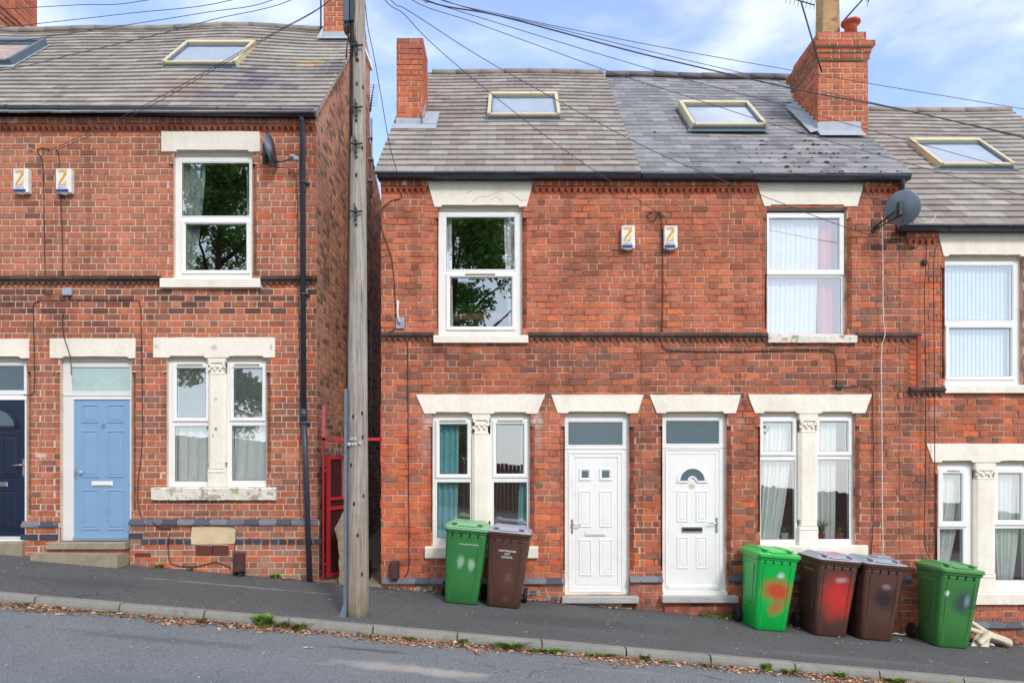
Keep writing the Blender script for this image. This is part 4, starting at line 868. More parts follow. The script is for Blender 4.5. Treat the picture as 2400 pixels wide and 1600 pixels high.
# ---------- curtains and blinds
cg = 'curtains behind the windows'
curtain('curtain', 'patterned curtain at the left of the upper window over the blue door house', 'curtain', M['pattern'], (412, 470, 365), (412, 440, 650), 4, .02)
curtain('curtain', 'patterned curtain edge at the right of the same upper left window', 'curtain', M['pattern'], (567, 590, 365), (572, 590, 650), 2, .015)
curtain('curtain', 'pale pleated curtain in left ground floor window beside the blue door', 'curtain', M['whitecloth'], (395, 487, 985), (398, 487, 1140), 4, .022)
curtain('curtain', 'pale pleated curtain in right ground floor window near the downpipe', 'curtain', M['whitecloth'], (540, 624, 985), (532, 624, 1140), 4, .012)
for (a, b, t) in ((393, 484, 'left'), (531, 622, 'right')):
    mb = MB(); y = 858
    while y < 984: mb.mesh([(fx(a), .14, fz(y)), (fx(b), .14, fz(y)), (fx(b), .165, fz(y + 3.6)), (fx(a), .165, fz(y + 3.6))], [(0, 1, 2, 3)]); y += 4.2
    tag(mb.build('venetian_blind', M['whitecloth']), 'white slatted blind in the %s ground floor window beside the blue door' % t, 'blind')
curtain('curtain', 'narrow white curtain at left of upper window beside the pole', 'curtain', M['whitecloth'], (1030, 1056, 492), (1030, 1060, 783), 2, .012)
curtain('curtain', 'white curtain hanging at right of upper window beside the pole', 'curtain', M['net'], (1181, 1222, 492), (1194, 1222, 783), 3, .016)
curtain('curtain', 'turquoise curtain in the left window behind the green bin', 'curtain', M['teal'], (1017, 1074, 976), (1017, 1068, 1276), 4, .022)
curtain('curtain', 'thin turquoise curtain in the window behind the brown bin', 'curtain', M['teal'], (1220, 1241, 976), (1212, 1241, 1276), 2, .014)
curtain('curtain', 'white net curtain across the upper window below the slate roof', 'curtain', M['net'], (1800, 1930, 497), (1800, 1925, 783), 11, .014)
curtain('curtain', 'pink curtain at right of the upper window below the slate roof', 'curtain', M['pinkcloth'], (1928, 1984, 497), (1934, 1984, 783), 3, .02, y=.18)
curtain('curtain', 'white curtain swept aside in window behind the bright green bin', 'curtain', M['whitecloth'], (1800, 1872, 975), (1786, 1836, 1274), 7, .02)
curtain('curtain', 'white curtains in the window left of the white cable', 'curtain', M['whitecloth'], (1922, 1972, 975), (1926, 1970, 1274), 6, .02)
curtain('curtain', 'pale curtain in the narrow window above the darker green bin', 'curtain', M['whitecloth'], (2217, 2280, 1092), (2204, 2226, 1380), 5, .02)
curtain('curtain', 'pale curtains in the window at the right photo edge', 'curtain', M['whitecloth'], (2340, 2418, 1092), (2356, 2392, 1380), 6, .02)
mb = MB(); x = 2218
while x < 2397: mb.mesh([(fx(x), .15, fz(608)), (fx(x + 11), .165, fz(608)), (fx(x + 11), .165, fz(898)), (fx(x), .15, fz(898))], [(0, 1, 2, 3)]); x += 9.6
tag(mb.build('vertical_blind', M['vblind']), 'white vertical blind coloured with sky reflection in the upper window at right edge', 'blind')
# plants on the inner sill of house D
def houseplant(x, y, potm, lab, h, n):
    t = thing('potted_plant', lab, 'plant', (fx(x), .14, fz(y)), world=False); mb = MB()
    mb.lathe([(.035, 0), (.05, .07), (.055, .075), (.05, .08), (.02, .07)], 0, 0, 14); adopt(mb.build('pot', M[potm]), t)
    mb = MB()
    for k in range(n):
        a = U(0, 6.28); l = U(.6, 1) * h; r_ = U(.5, 1) * h * .8
        pts = [Vector((math.cos(a) * r_ * s, math.sin(a) * r_ * s * .35, .07 + l * (s ** .6) * (1.2 - .5 * s))) for s in (0, .35, .7, 1)]
        wv = Vector((-math.sin(a), math.cos(a), 0)) * .008
        for i in range(3): mb.face([pts[i] - wv * (1 - i / 3.2), pts[i] + wv * (1 - i / 3.2), pts[i + 1] + wv * (1 - (i + 1) / 3.2), pts[i + 1] - wv * (1 - (i + 1) / 3.2)])
    adopt(mb.build('leaves', M['plant']), t)
houseplant(1848, 1264, 'potwhite', 'spider plant in a white pot on the left inner window sill', .16, 26)
houseplant(1936, 1264, 'potclay', 'tall thin plant in a clay pot on the right inner window sill', .3, 16)
houseplant(1978, 1264, 'potclay', 'dark spiky plant on the inner window sill near the drainpipe cable', .14, 24)

# ================================================================== GROUND
WK = 2.17
gp = MB()
def road_w(w): return -.1 + (.012 * (w - WK) if w < 5.5 else .012 * (5.5 - WK) - .012 * (w - 5.5))
def sheet(x0, x1, ws, zf, m, nx=1):
    mb = MB(); n = len(ws); fs = []; vs = []
    for i in range(nx + 1):
        X = x0 + (x1 - x0) * i / nx
        for w in ws: vs.append((X, -w, zf(X, w)))
    for i in range(nx):
        for k in range(n - 1): a = i * n + k; fs.append((a, a + 1, a + n + 1, a + n))
    mb.mesh(vs, fs, sm=False); return mb
sheet(-40, 40, [.06, -.1, .4, .8, 1.2, 1.6, 2.05], lambda X, w: zg(X, w) , 0, 40)
o = sheet(-40, 40, [-.1, .3, .8, 1.3, 1.7, 2.046], lambda X, w: zg(X, w), 0, 1).build('pavement', asphalt('pavement_asphalt', D(98, 99, 100), 75, .5, stains=(
    (-3.6, -.75, -1.6, 1.6, .04, 3, D(150, 150, 152), .8), (.8, -1.1, -2, 1.2, .35, 3, D(74, 74, 76), .5), (3.8, -1.7, -2.2, 1.4, .1, 3, D(122, 122, 122), .5), (-5.2, -1.3, -1.5, 1.0, .3, 3, D(76, 77, 80), .5), (1.2, -1.5, -2, 1.8, .1, 3, D(104, 104, 106), .5)))); struct(o)
def roadpt(x, y):
    k = (y - 1075) / F
    # solve z on road
    Z = 6.5
    for _ in range(20):
        X = (x - 1200) / F * Z; w = ZF - Z; z = zg(X, WK) + road_w(w); Z = -z / k
    return X, -(ZF - Z), z
s1 = roadpt(930, 1563); s2 = roadpt(1020, 1550); s3 = roadpt(860, 1522); s4 = roadpt(1450, 1570); s5 = roadpt(1050, 1578)
rd = sheet(-40, 40, [WK, 2.4, 3.5, 4.5, 5.5, 7, 9.2], lambda X, w: zg(X, WK) + road_w(w), 0, 1).build('road', asphalt('road_asphalt', D(126, 130, 135), 60, .5, amp=.6, stains=((-2.2, -4.4, -2, 2.5, .5, 3, D(112, 122, 130), .5), (2.4, -3.2, -2.3, 1.1, .16, 3, D(172, 170, 168), .5), (-3.4, -3.0, -2, 1.2, .12, 3, D(92, 92, 94), .5), 
    (*s1, .85, .15, 3, D(182, 176, 170), .7), (*s5, .4, .16, 3, D(182, 176, 170), .7), (*s3, .6, .07, 3, D(84, 70, 66), .6), (*s4, .9, .1, 3, D(150, 148, 146), .4)), big=.1)); struct(rd)
zr = lambda X, w: zg(X, WK) + road_w(w)
o = sheet(-40, 40, [9.2, 9.205, 12, 16], lambda X, w: zg(X, WK) + road_w(9.2) + (.1 if w > 9.2 else 0), 0, 1).build('far_pavement', asphalt('far_pavement_asphalt', D(90, 92, 94), 120, .4)); struct(o)
o = sheet(-150, 150, [16, 150], lambda X, w: zg(X, WK) + road_w(9.2) + .09, 0, 1).build('verge_ground', mat('grass_ground', D(96, 110, 66), 1, nz=(6, .3))); struct(o)
o = sheet(-150, 150, [-7.2, -150], lambda X, w: zg(X) + .1, 0, 1).build('back_ground', mat('yard_ground', D(110, 104, 92), 1, nz=(6, .3))); struct(o)
# kerb stones
mb = MB(); px = 255 - 196 * 12; Xk = (px - 1200) / F * (ZF - WK); n = 0
while Xk < 20:
    L = .903; a, b = Xk + .004, Xk + L - .004; za, zb = zg(a, 2.05), zg(b, 2.05); ja, jb = U(-.004, .004), U(-.004, .004)
    prof = [(2.046, -.2), (2.046, .003), (2.145, .004), (2.162, -.008), (2.176, -.05), (2.18, -.2)]
    k_ = U(.86, 1.1)
    mb.loft([[(a, -w, za + dz + ja) for w, dz in prof], [(b, -w, zb + dz + jb) for w, dz in prof]], 0, (k_, k_, k_)); Xk += L + .0095
o = mb.build('kerb', M['kerb']); struct(o)
# alley floor
Xa0, Xa1 = XB - .05, XC0 + .02
mb = MB(); rows = [[(X, Y, zg(X) + .012 + .05 * max(0, Y) - .0 - (.012 if Y < 0 else 0)) for X in (Xa0, (Xa0 + Xa1) / 2, Xa1)] for Y in (-.06, 0.02, 1, 2, 4, 7, 9)]
mb.loft([list(reversed(r)) for r in rows], cap=False, closed=False); mb.box(Xa0, Xa1, -.075, -.06, zg(Xa1) - .3, zg(Xa0) - .08)
o = mb.build('alley_path', M['alley']); struct(o)
mb = MB(); X, Y = -2.18, .85; z = zg(X) + .05 * Y + .016
for k in range(9): mb.box(X - .14 + k * .031, X - .125 + k * .031, Y - .14, Y + .14, z, z + .008)
mb.box(X - .16, X + .15, Y - .16, Y - .14, z, z + .009); mb.box(X - .16, X + .15, Y + .14, Y + .16, z, z + .009)
tag(mb.build('drain_grate', M['steel_dark']), 'metal drain grate in the alley floor right of the pole', 'grate')

# ================================================================== ALLEY GATE
ag = thing('alley_gateway', 'red metal frame of posts and crossbar spanning the alley mouth', 'gate frame', (XB + .06, .03, zg(XB)))
mb = MB(); mb.box(fx(755), fx(762), .0, .04, fz(1031), fz(950)); mb.build('upper_post', M['pink'], ag)
mb = MB(); mb.box(fx(755), fx(896), .0, .035, fz(1032), fz(1025)); mb.build('crossbar', M['red'], ag)
mb = MB(); mb.box(fx(755.5), fx(759), .0, .03, zg(XB) - .02, fz(1031)); mb.box(fx(759), fx(764), .005, .02, fz(1103), fz(1099)); mb.box(fx(759), fx(764), .005, .02, fz(1324), fz(1319)); mb.build('hinge_post', M['red'], ag)
mb = MB(); mb.box(fx(891), fx(895.5), .0, .03, fz(1190), fz(1170)); mb.box(fx(891.5), fx(893), .0, .02, fz(1090), fz(950)); mb.build('latch_bracket', M['red'], ag)
gt = thing('alley_gate', 'open red framed gate with brown boards and spiked top', 'gate', (fx(765), .05, zg(XB)), (0, 0, math.radians(68)), world=False)
h0 = fz(1354) - zg(XB); h1 = fz(1068) - zg(XB); W = .8; mb = MB()
hm = [(h0, h0 + .05), (h1 - .045, h1), (fz(1173) - zg(XB), fz(1166) - zg(XB)), (fz(1196) - zg(XB), fz(1188) - zg(XB))]
for a, b in hm: mb.box(.045, W - .045, -.02, .02, a, b)
mb.box(0, .045, -.022, .022, h0 - .0, h1 + .003); mb.box(W - .045, W, -.022, .022, h0, h1 + .003); adopt(mb.build('gate_frame', M['red']), gt)
mb = MB(); mb.box(.045, W - .045, .004, .016, h0 + .05, hm[3][0]); mb.box(.045, W * .42, .004, .016, hm[2][1], h1 - .045); mb.box(.045, W - .045, .004, .016, hm[3][1], hm[2][0]); adopt(mb.build('board_panel', M['brownboard']), gt)
mb = MB()
for k in range(7): mb.box(W * .44 + k * .058, W * .44 + k * .058 + .03, -.012, .0, hm[2][1], h1 - .045)
adopt(mb.build('bars', M['pink']), gt)
mb = MB()
for k in range(9):
    x = .05 + k * .087; mb.tube([(x, 0, h1), (x, 0, h1 + .05), (x, 0, h1 + .07), (x, 0, h1 + .085), (x, 0, h1 + .13)], [.007, .007, .017, .012, .001], 6)
adopt(mb.build('spikes', M['galv']), gt)
mb = MB(); pts = jline([(-2.42, -1.71), (-2.17, -1.72), (-2.19, -1.1), (-2.28, -.78), (-2.40, -.74), (-2.50, -.95), (-2.44, -1.25)], .07, .014)
mb.prism(pts, -.03, .02); sl_ = mb.build('stone_slab', M['stone']); tag(sl_, 'rough pale stone slab leaning on the open alley gate', 'slab'); sl_.rotation_euler = (math.radians(-4), 0, 0); sl_.location = (.08, .0, .0)
ty = thing('wheel', 'small black rubber wheel on the alley floor behind the pole', 'wheel', (-2.06, .35, zg(-2.06) + .16), (0, math.radians(90), 0), world=False)
mb = MB(); T = Matrix.Identity(4)
mb.lathe([(.09, -.03), (.14, -.035), (.155, -.02), (.155, .02), (.14, .035), (.09, .03)], 0, 0, 24); adopt(mb.build('tyre', M['rubber']), ty)
mb = MB(); mb.lathe([(.03, -.03), (.09, -.02), (.09, .02), (.03, .03)], 0, 0, 18); adopt(mb.build('rim', M['steel_dark']), ty)

# ================================================================== POLE
PX, PY = P(838, 1450, -1.72).x, -1.72
pz = zg(PX, 1.72)
pole = thing('utility_pole', 'tall weathered wooden telegraph pole standing on the kerb edge', 'pole', (PX, PY, pz))
mb = MB(); rg = []; H = 8.0; n = 24
xs = [(0, 838, .129), (1.2, 838, .122), (2.5, 838, .113), (3.6, 838.5, .104), (5.0, 839, .092), (6.2, 840, .082), (7.1, 841, .07), (7.9, 842, .066)]
def polex(z):
    for i in range(len(xs) - 1):
        if xs[i][0] <= z <= xs[i + 1][0]:
            t = (z - xs[i][0]) / (xs[i + 1][0] - xs[i][0]); return ((xs[i][1] + (xs[i + 1][1] - xs[i][1]) * t - 1200) / F * (ZF + PY), xs[i][2] + (xs[i + 1][2] - xs[i][2]) * t)
    return ((xs[-1][1] - 1200) / F * (ZF + PY), xs[-1][2])
k = -.1
while k < 7.9:
    X, r = polex(max(k, 0)); rg.append([(X + (r + .003 * noise.noise(Vector((math.cos(a) * 3, math.sin(a) * 3, k * .6)))) * math.cos(a), PY + r * math.sin(a), pz + k) for a in [2 * math.pi * i / n for i in range(n)]]); k += .2
mb.loft(rg, 0, cap=True, sm=True)
for (dx, y) in ((-.2, 976), (.6, 968), (.65, 1024), (-.4, 1089), (-.1, 1180), (.72, 1162), (.2, 1253), (.55, 1345), (0, 195), (.8, 200), (.0, 410), (.7, 344), (.1, 140)):
    z = (1075 - y) / F * (ZF + PY - .1); X, r = polex(z - pz); a = dx * 1.1
    T = Matrix.Translation((X + r * math.sin(a) * 1.0, PY - r * math.cos(a) * 1.0, z)) @ Matrix.Rotation(a, 4, 'Z') @ Matrix.Diagonal((.015, .006, .028, 1))
    mb.lathe([(.05, -1), (.7, -.7), (1, 0), (.7, .7), (.05, 1)], 0, 0, 10, 1, T=T)
mb.build('shaft', [M['wood'], mat('wood_knot', D(78, 58, 48), .9, nz=(30, .3))], pole)
def front(y, dx=0): 
    z = (1075 - y) / F * (ZF + PY - .1); X, r = polex(z - pz); return X + dx, PY - r, z, r
for y in (107, 252, 338, 497):
    X, Y, z, r = front(y); mb = MB(); mb.box(X - .02, X + .012, Y - .03, Y, z - .1, z + .05, bv=.005); mb.tube([(X - .065, Y - .02, z + .01), (X - .03, Y - .035, z), (X + .03, Y - .035, z - .005), (X + .07, Y - .02, z + .005)], .012, 6)
    mb.tube([(X - .02, Y - .01, z + .1), (X - .005, Y - .03, z + .02)], .007, 5); mb.tube([(X, Y - .005, z - .14), (X, Y - .02, z - .14)], .016, 8); mb.build('step_bracket', M['steel_dark'], pole)
# steel guard with flared foot
mb = MB(); Xg = (812 - 1200) / F * 8.2; Yg = -1.8; zt_ = (1075 - 911) / F * 8.2; zb_ = zg(Xg, 1.8)
mb.mesh([(x, y, z) for (x, y, z) in [(Xg - .017 - .012, Yg - .03, zb_ + .14), (Xg + .017 - .012, Yg - .03, zb_ + .14), (Xg + .017, Yg - .03, zt_), (Xg - .017, Yg - .03, zt_), (Xg - .029, Yg + .03, zb_ + .14), (Xg + .005, Yg + .03, zb_ + .14), (Xg + .017, Yg + .03, zt_), (Xg - .017, Yg + .03, zt_)]], [(0, 1, 2, 3), (1, 5, 6, 2), (4, 0, 3, 7), (3, 2, 6, 7)])
mb.loft([[(Xg - .03 - .05 * t, Yg - .03 - .02 * t, zb_ + .14 - .15 * t), (Xg + .006 - .0 * t, Yg - .035 - .02 * t, zb_ + .14 - .15 * t), (Xg + .006, Yg + .03, zb_ + .14 - .15 * t), (Xg - .03 - .05 * t, Yg + .03, zb_ + .14 - .15 * t)] for t in (0, .4, 1)], cap=True)
mb.build('cable_guard', M['galv'], pole)
mb = MB(); pts = []
for z in [x * .4 for x in range(0, 13)]:
    zz = zt_ + z * 1.02; X, r = polex(zz - pz); pts.append((X - r * .98, PY - .045, zz))
mb.tube(pts, .012, 6); pts2 = [(p_[0] + .02 + .012 * math.sin(i), p_[1] - .03, p_[2]) for i, p_ in enumerate(pts) if p_[2] > 3.3]; mb.tube(pts2, .009, 6); mb.build('riser_cable', M['cable'], pole)
mb = MB(); zb2 = (1075 - 42) / F * 8.1; kx = lambda x: (x - 1200) / F * 8.1
mb.box(kx(800), kx(814), PY - .12, PY + .02, zb2, zb2 + 1.2, bv=.012); mb.build('terminal_box', M['boxgrey'], pole)
mb = MB(); mb.box(kx(815), kx(825), PY - .1, PY, zb2 + .02, zb2 + 1.2, bv=.008); mb.lathe([(.02, zb2 - .11), (.04, zb2 - .06), (.045, zb2)], kx(807), PY - .05, 10); mb.build('joint_closure', M['steel_dark'], pole)
mb = MB()
for k in range(14):
    a0 = Vector((kx(U(803, 826)), PY - U(.02, .1), zb2 - .02)); e = Vector((kx(U(818, 825)), PY - U(.02, .1), zb2 - U(.2, .42))); mid = Vector((kx(U(800, 830)), PY - U(.05, .16), (a0.z + e.z) / 2 + U(-.06, .06)))
    pts = [a0 * (1 - t) ** 2 + mid * 2 * t * (1 - t) + e * t * t for t in (0, .2, .4, .6, .8, 1)]; mb.tube(pts, .005, 5)
for k in range(3):
    x = U(808, 818); mb.tube([(kx(x + 3), PY - .1, zb2 - .2), (kx(x), PY - .11, zb2 - .3), (kx(x - 1), PY - .11, zb2 - .42)], .004, 5)
mb.build('cable_loops', M['cable'], pole)
def text(txt, size, m, parent, T, name='lettering', ext=.0012, align='CENTER', bold=0):
    cu = bpy.data.curves.new(name, 'FONT'); cu.body = txt; cu.size = size; cu.extrude = ext; cu.align_x = align; cu.align_y = 'CENTER'; cu.offset = bold; cu.resolution_u = 3
    o = bpy.data.objects.new(name, cu); COL.objects.link(o); bpy.context.view_layer.update()
    me = bpy.data.meshes.new_from_object(o.evaluated_get(bpy.context.evaluated_depsgraph_get())); COL.objects.unlink(o); bpy.data.objects.remove(o)
    me.materials.clear(); me.materials.append(m); me.transform(T); n = bpy.data.objects.new(name, me); COL.objects.link(n)
    if parent is not None: adopt(n, parent)
    return n
RX = Matrix.Rotation(math.radians(90), 4, 'X')
tagw = mat('pole_plate', D(236, 236, 232), .5); ink = mat('plate_ink', (.02, .02, .02), .6)
for (tx, x, y) in (('DP', 828, 1029), ('183', 825, 1041), ('C', 842, 1038)):
    X, Y, z, r = front(y, 0); X = (x - 1200) / F * (ZF + PY - .12); n_ = len(tx); mb = MB()
    for k in range(n_):
        cxk = X + (k - (n_ - 1) / 2) * .033; mb.lathe([(.019, -.0015), (.019, .0015)], 0, 0, 14, T=Matrix.Translation((cxk, Y - .008, z)) @ RX)
    pl = mb.build('number_plate', tagw, pole)
    for k, chx in enumerate(tx): text(chx, .034, ink, pl, Matrix.Translation((X + (k - (n_ - 1) / 2) * .033, Y - .0105, z)) @ RX, 'lettering', .0005, bold=.001)

# ================================================================== OVERHEAD WIRES
def smooth(pts, n=6):
    out = []
    for i in range(len(pts) - 1):
        p0, p1, p2, p3 = pts[max(i - 1, 0)], pts[i], pts[i + 1], pts[min(i + 2, len(pts) - 1)]
        for k in range(n):
            t = k / n; out.append(.5 * ((2 * p1) + (-p0 + p2) * t + (2 * p0 - 5 * p1 + 4 * p2 - p3) * t * t + (-p0 + 3 * p1 - 3 * p2 + p3) * t ** 3))
    out.append(pts[-1]); return out
PT = (843, -110)
def wire(label, pts, d1, r=.004, start=True, m='wire', d0=PY - .05):
    q = ([PT] if start else []) + list(pts); L = [0]
    for i in range(1, len(q)): L.append(L[-1] + math.hypot(q[i][0] - q[i - 1][0], q[i][1] - q[i - 1][1]))
    v = [P(x, y, d0 + (d1 - d0) * l / L[-1]) for (x, y), l in zip(q, L)]
    mb = MB(); mb.tube(smooth(v), r, 5); return tag(mb.build('overhead_wire', M[m]), label, 'wire', 'overhead wires from the telegraph pole')
wire('topmost thin wire in the upper left corner of the sky', [(350, 0), (180, 12), (0, 22), (-200, 32)], -.5)
wire('second wire from the top left crossing above the left ridge', [(545, 0), (300, 32), (0, 65), (-200, 82)], -.5)
wire('third wire crossing the left roof below its ridge', [(640, 0), (480, 30), (245, 67), (0, 103), (-200, 132)], -.3)
wire('fourth wire crossing the grey skylight on the left roof', [(684, 0), (500, 46), (367, 82), (170, 128), (60, 155), (-150, 195)], -.3)
wire('upper strand of the paired drop wire to the left facade', [(774, 0), (640, 78), (500, 158), (380, 225), (250, 292), (150, 338), (118, 353)], -.04)
wire('lower strand of the paired drop wire to the left facade', [(772, 2), (640, 82), (502, 163), (384, 232), (260, 296), (170, 336), (132, 352)], -.04)
wire('drop wire crossing the middle roof to the hook between the alarm boxes', [(902, 0), (946, 33), (1000, 90), (1100, 178), (1260, 305), (1393, 400), (1537, 495), (1552, 505)], -.04, r=.0045)
wire('drop wire crossing the slate roof to the wall beside the dish', [(916, 0), (948, 20), (1000, 53), (1100, 118), (1224, 190), (1459, 318), (1600, 385), (1780, 456), (1983, 533), (2140, 577)], -.04, r=.0045)
wire('wire crossing both roof windows of the right houses', [(965, 0), (1100, 49), (1258, 106), (1448, 175), (1600, 223), (1845, 302), (2097, 374), (2197, 403), (2400, 459), (2500, 484)], -.2)
wire('wire passing low across the big chimney shaft', [(990, 0), (1029, 12), (1344, 109), (1600, 184), (1849, 250), (2002, 295), (2400, 404), (2500, 430)], -.2)
wire('thick bundled cable crossing the sky towards the lower right', [(996, 0), (1172, 38), (1459, 115), (1600, 149), (1868, 210), (2136, 262), (2400, 323), (2520, 352)], -.4, r=.0085)
wire('wire running just above the thick bundled cable', [(1037, 0), (1275, 60), (1600, 139), (1960, 222), (2400, 320), (2520, 348)], -.4)
wire('highest wire in the right half of the sky', [(1010, -8), (1215, 43), (1373, 76), (1600, 120), (1983, 187), (2400, 256), (2520, 277)], -.4)
wire('thin slack wire hanging from the pole past the alley to the gutter', [(856, 9), (862, 63), (876, 130), (890, 207), (907, 307), (918, 360), (933, 409)], -.2, r=.005)

# wall cables
def wcab(label, pts, r=.006, y=-.012, m='cable', name='wall_cable'):
    v = [Vector((fx(x), y, fz(yy))) for x, yy in pts]; mb = MB(); mb.tube(smooth(v, 5), r, 5); return tag(mb.build(name, M[m]), label, 'cable')
wcab('black cable dropping from hook past the left alarm box', [(118, 353), (100, 348), (89, 356), (102, 388), (105, 528), (107, 640), (107.5, 651)])
wcab('black cable behind the second alarm box on the left house', [(132, 352), (138, 360), (140, 398), (147, 541), (148, 640), (147, 651)])
wcab('short black cable feeding the pale junction box from the left', [(107, 677), (108, 690), (125, 691), (149, 690)])
wcab('black cable running from junction box down beside the navy door', [(163, 694), (159, 703), (97, 706), (80, 714), (80, 750), (82, 903), (73, 924), (57, 926)])
wcab('black cable looping over and down between blue door and window', [(164, 703), (240, 704), (316, 704), (329, 715), (332, 760), (335, 1018), (325, 1125), (325, 1182), (334, 1212)])
wcab('loose black cable hanging over the blue door lintel', [(152, 735), (150, 752), (153, 788), (168, 838), (170, 880)], y=-.03)
wcab('thin black cable running beside the downpipe', [(656, 397), (681, 401), (697, 414), (701, 503), (702, 644), (704, 750), (706, 874), (708, 998), (706, 1123), (708, 1197), (718, 1210), (742, 1211)], y=-.07, r=.005)
wcab('black cable draped over the plinth of the blue door house', [(362, 1222), (385, 1236), (420, 1232), (470, 1230), (548, 1232), (557, 1250), (552, 1310), (556, 1330)], y=-.06)
wcab('black cable low on the wall from airbrick to pavement', [(400, 1248), (398, 1290), (408, 1320), (460, 1326), (510, 1316), (545, 1330)], y=-.045)
wcab('dark cable curving down the wall left of the middle window', [(933, 425), (932, 430), (941, 463), (920, 470), (907, 479), (896, 492), (895, 535), (919, 612), (926, 701), (927, 767), (912, 777)], y=-.012)
wcab('long black cable down the left edge of the middle house', [(955, 800), (956, 850), (957, 1000), (959, 1240), (958, 1330), (948, 1350)], y=-.016)
wcab('black looped cable between the two alarm boxes of the right houses', [(1552, 505), (1543, 497), (1525, 498), (1517, 508), (1524, 519), (1538, 513), (1543, 497), (1548, 510), (1552, 560), (1553, 680), (1551, 778)], y=-.02)
wcab('black cable crossing below the string course of the right houses', [(1551, 806), (1558, 818), (1585, 822), (1700, 824), (1800, 822), (1900, 820), (1945, 822), (1958, 840), (1960, 905)], y=-.014)
wcab('black cable running round the lintel and down beside the window', [(1962, 907), (1985, 906), (2025, 904), (2042, 915), (2044, 960), (2046, 1150), (2044, 1230), (2040, 1300)], y=-.02)
wcab('long white cable falling from the satellite dish bracket', [(2062, 515), (2063, 620), (2064, 740), (2068, 784), (2060, 830), (2061, 1000), (2062, 1180), (2064, 1310)], y=-.07, m='wcable', r=.007)
wcab('left of two long black cables on the lower right house', [(2165, 600), (2160, 700), (2163, 860), (2163, 1100), (2160, 1260), (2176, 1312)], y=-.068)
wcab('right of two long black cables on the lower right house', [(2190, 578), (2182, 620), (2183, 860), (2184, 1050), (2185, 1316)], y=-.068)
wcab('thin black cable looping under the lower right gutter', [(2140, 577), (2150, 576), (2166, 560), (2168, 600), (2165, 605)], y=-.03)
for (x0, y0, x1, y1, lab) in ((149, 676, 171, 694, 'pale grey junction box below the left string course'), (1956, 902, 1974, 910, 'small black cable joint above the lintel of the slate roofed house'), (2159, 610, 2171, 622, 'small square black box near the lower right upper window')):
    a = pr(x0, y0, x1, y1); mb = MB(); mb.box(a[0], a[1], -.045, -.0, a[2], a[3], bv=.01); tag(mb.build('junction_box', M['jbox'] if x0 < 200 else M['steel_dark']), lab, 'cable box')
# wall hooks
for (x, y, lab) in ((74, 352, 'rusty wire hook on the left facade above the alarm boxes'), (1555, 505, 'small wire hook above the right pair of alarm boxes'), (2141, 578, 'small wire hook below the lower gutter')):
    mb = MB(); X, z = fx(x), fz(y); mb.tube([(X, .0, z), (X, -.05, z), (X - .015, -.06, z + .02)], .006, 6); mb.tube([(X - .03, -.03, z + .0), (X + .03, -.03, z + .005)], .008, 6); tag(mb.build('wire_hook', M['lnb']), lab, 'hook')

# ================================================================== ALARM BOXES
def alarm(label, px):
    a = pr(*px); w = a[1] - a[0]; h = a[3] - a[2]; t = thing('alarm_box', label, 'alarm box', ((a[0] + a[1]) / 2, 0, a[2]), group='white alarm boxes with yellow labels', world=False)
    mb = MB(); mb.box(-w / 2, w / 2, -.085, 0, .0, h, bv=.01); adopt(mb.build('case', M['alarm']), t)
    mb = MB(); mb.box(-w / 2 + .006, w / 2 - .03, -.098, -.0, .014, .05, bv=.008); adopt(mb.build('strobe_lens', M['alarm_blue']), t)
    mb = MB(); mb.lathe([(.012, -.02), (.02, 0)], 0, -.045, 10); mb.box(-.05, .05, -.07, -.02, -.008, 0); adopt(mb.build('siren_nozzle', M['alarm']), t)
    mb = MB(); y = -.0862; c = -.012
    mb.mesh([(c - .055, y, .12), (c + .035, y, h - .045), (c + .06, y, h - .045), (c + .06, y, h - .085), (c - .055, y, .085)][:5], [(0, 4, 3, 2, 1)], 0)
    mb.mesh([(c - .055, y - .0004, h - .06), (c + .04, y - .0004, h - .06), (c + .04, y - .0004, h - .04), (c - .055, y - .0004, h - .04)], [(0, 1, 2, 3)], 0)
    mb.mesh([(c - .0, y, .115), (c + .055, y, .115), (c + .055, y, .19)], [(0, 1, 2)], 1); adopt(mb.build('label', [M['yellow'], M['peach']]), t)
    for tx, sz, zz in (('24 HOUR', .03, h - .028), ('CARE', .034, .105), ('SERVICE', .032, .07)):
        n = text(tx, sz, M['label_ink'], None, Matrix.Translation((c, y - .001, zz)) @ RX, 'lettering', .0003); n.parent = t
alarm('white alarm box at the far left above the navy door', (40, 401, 75, 457)); alarm('white alarm box right of the twin cables, above the blue door', (139, 400, 175, 457))
alarm('left alarm box of the pair on the right houses', (1455, 533, 1486, 586)); alarm('right alarm box of the pair, beside the black cable', (1554, 533, 1585, 586))

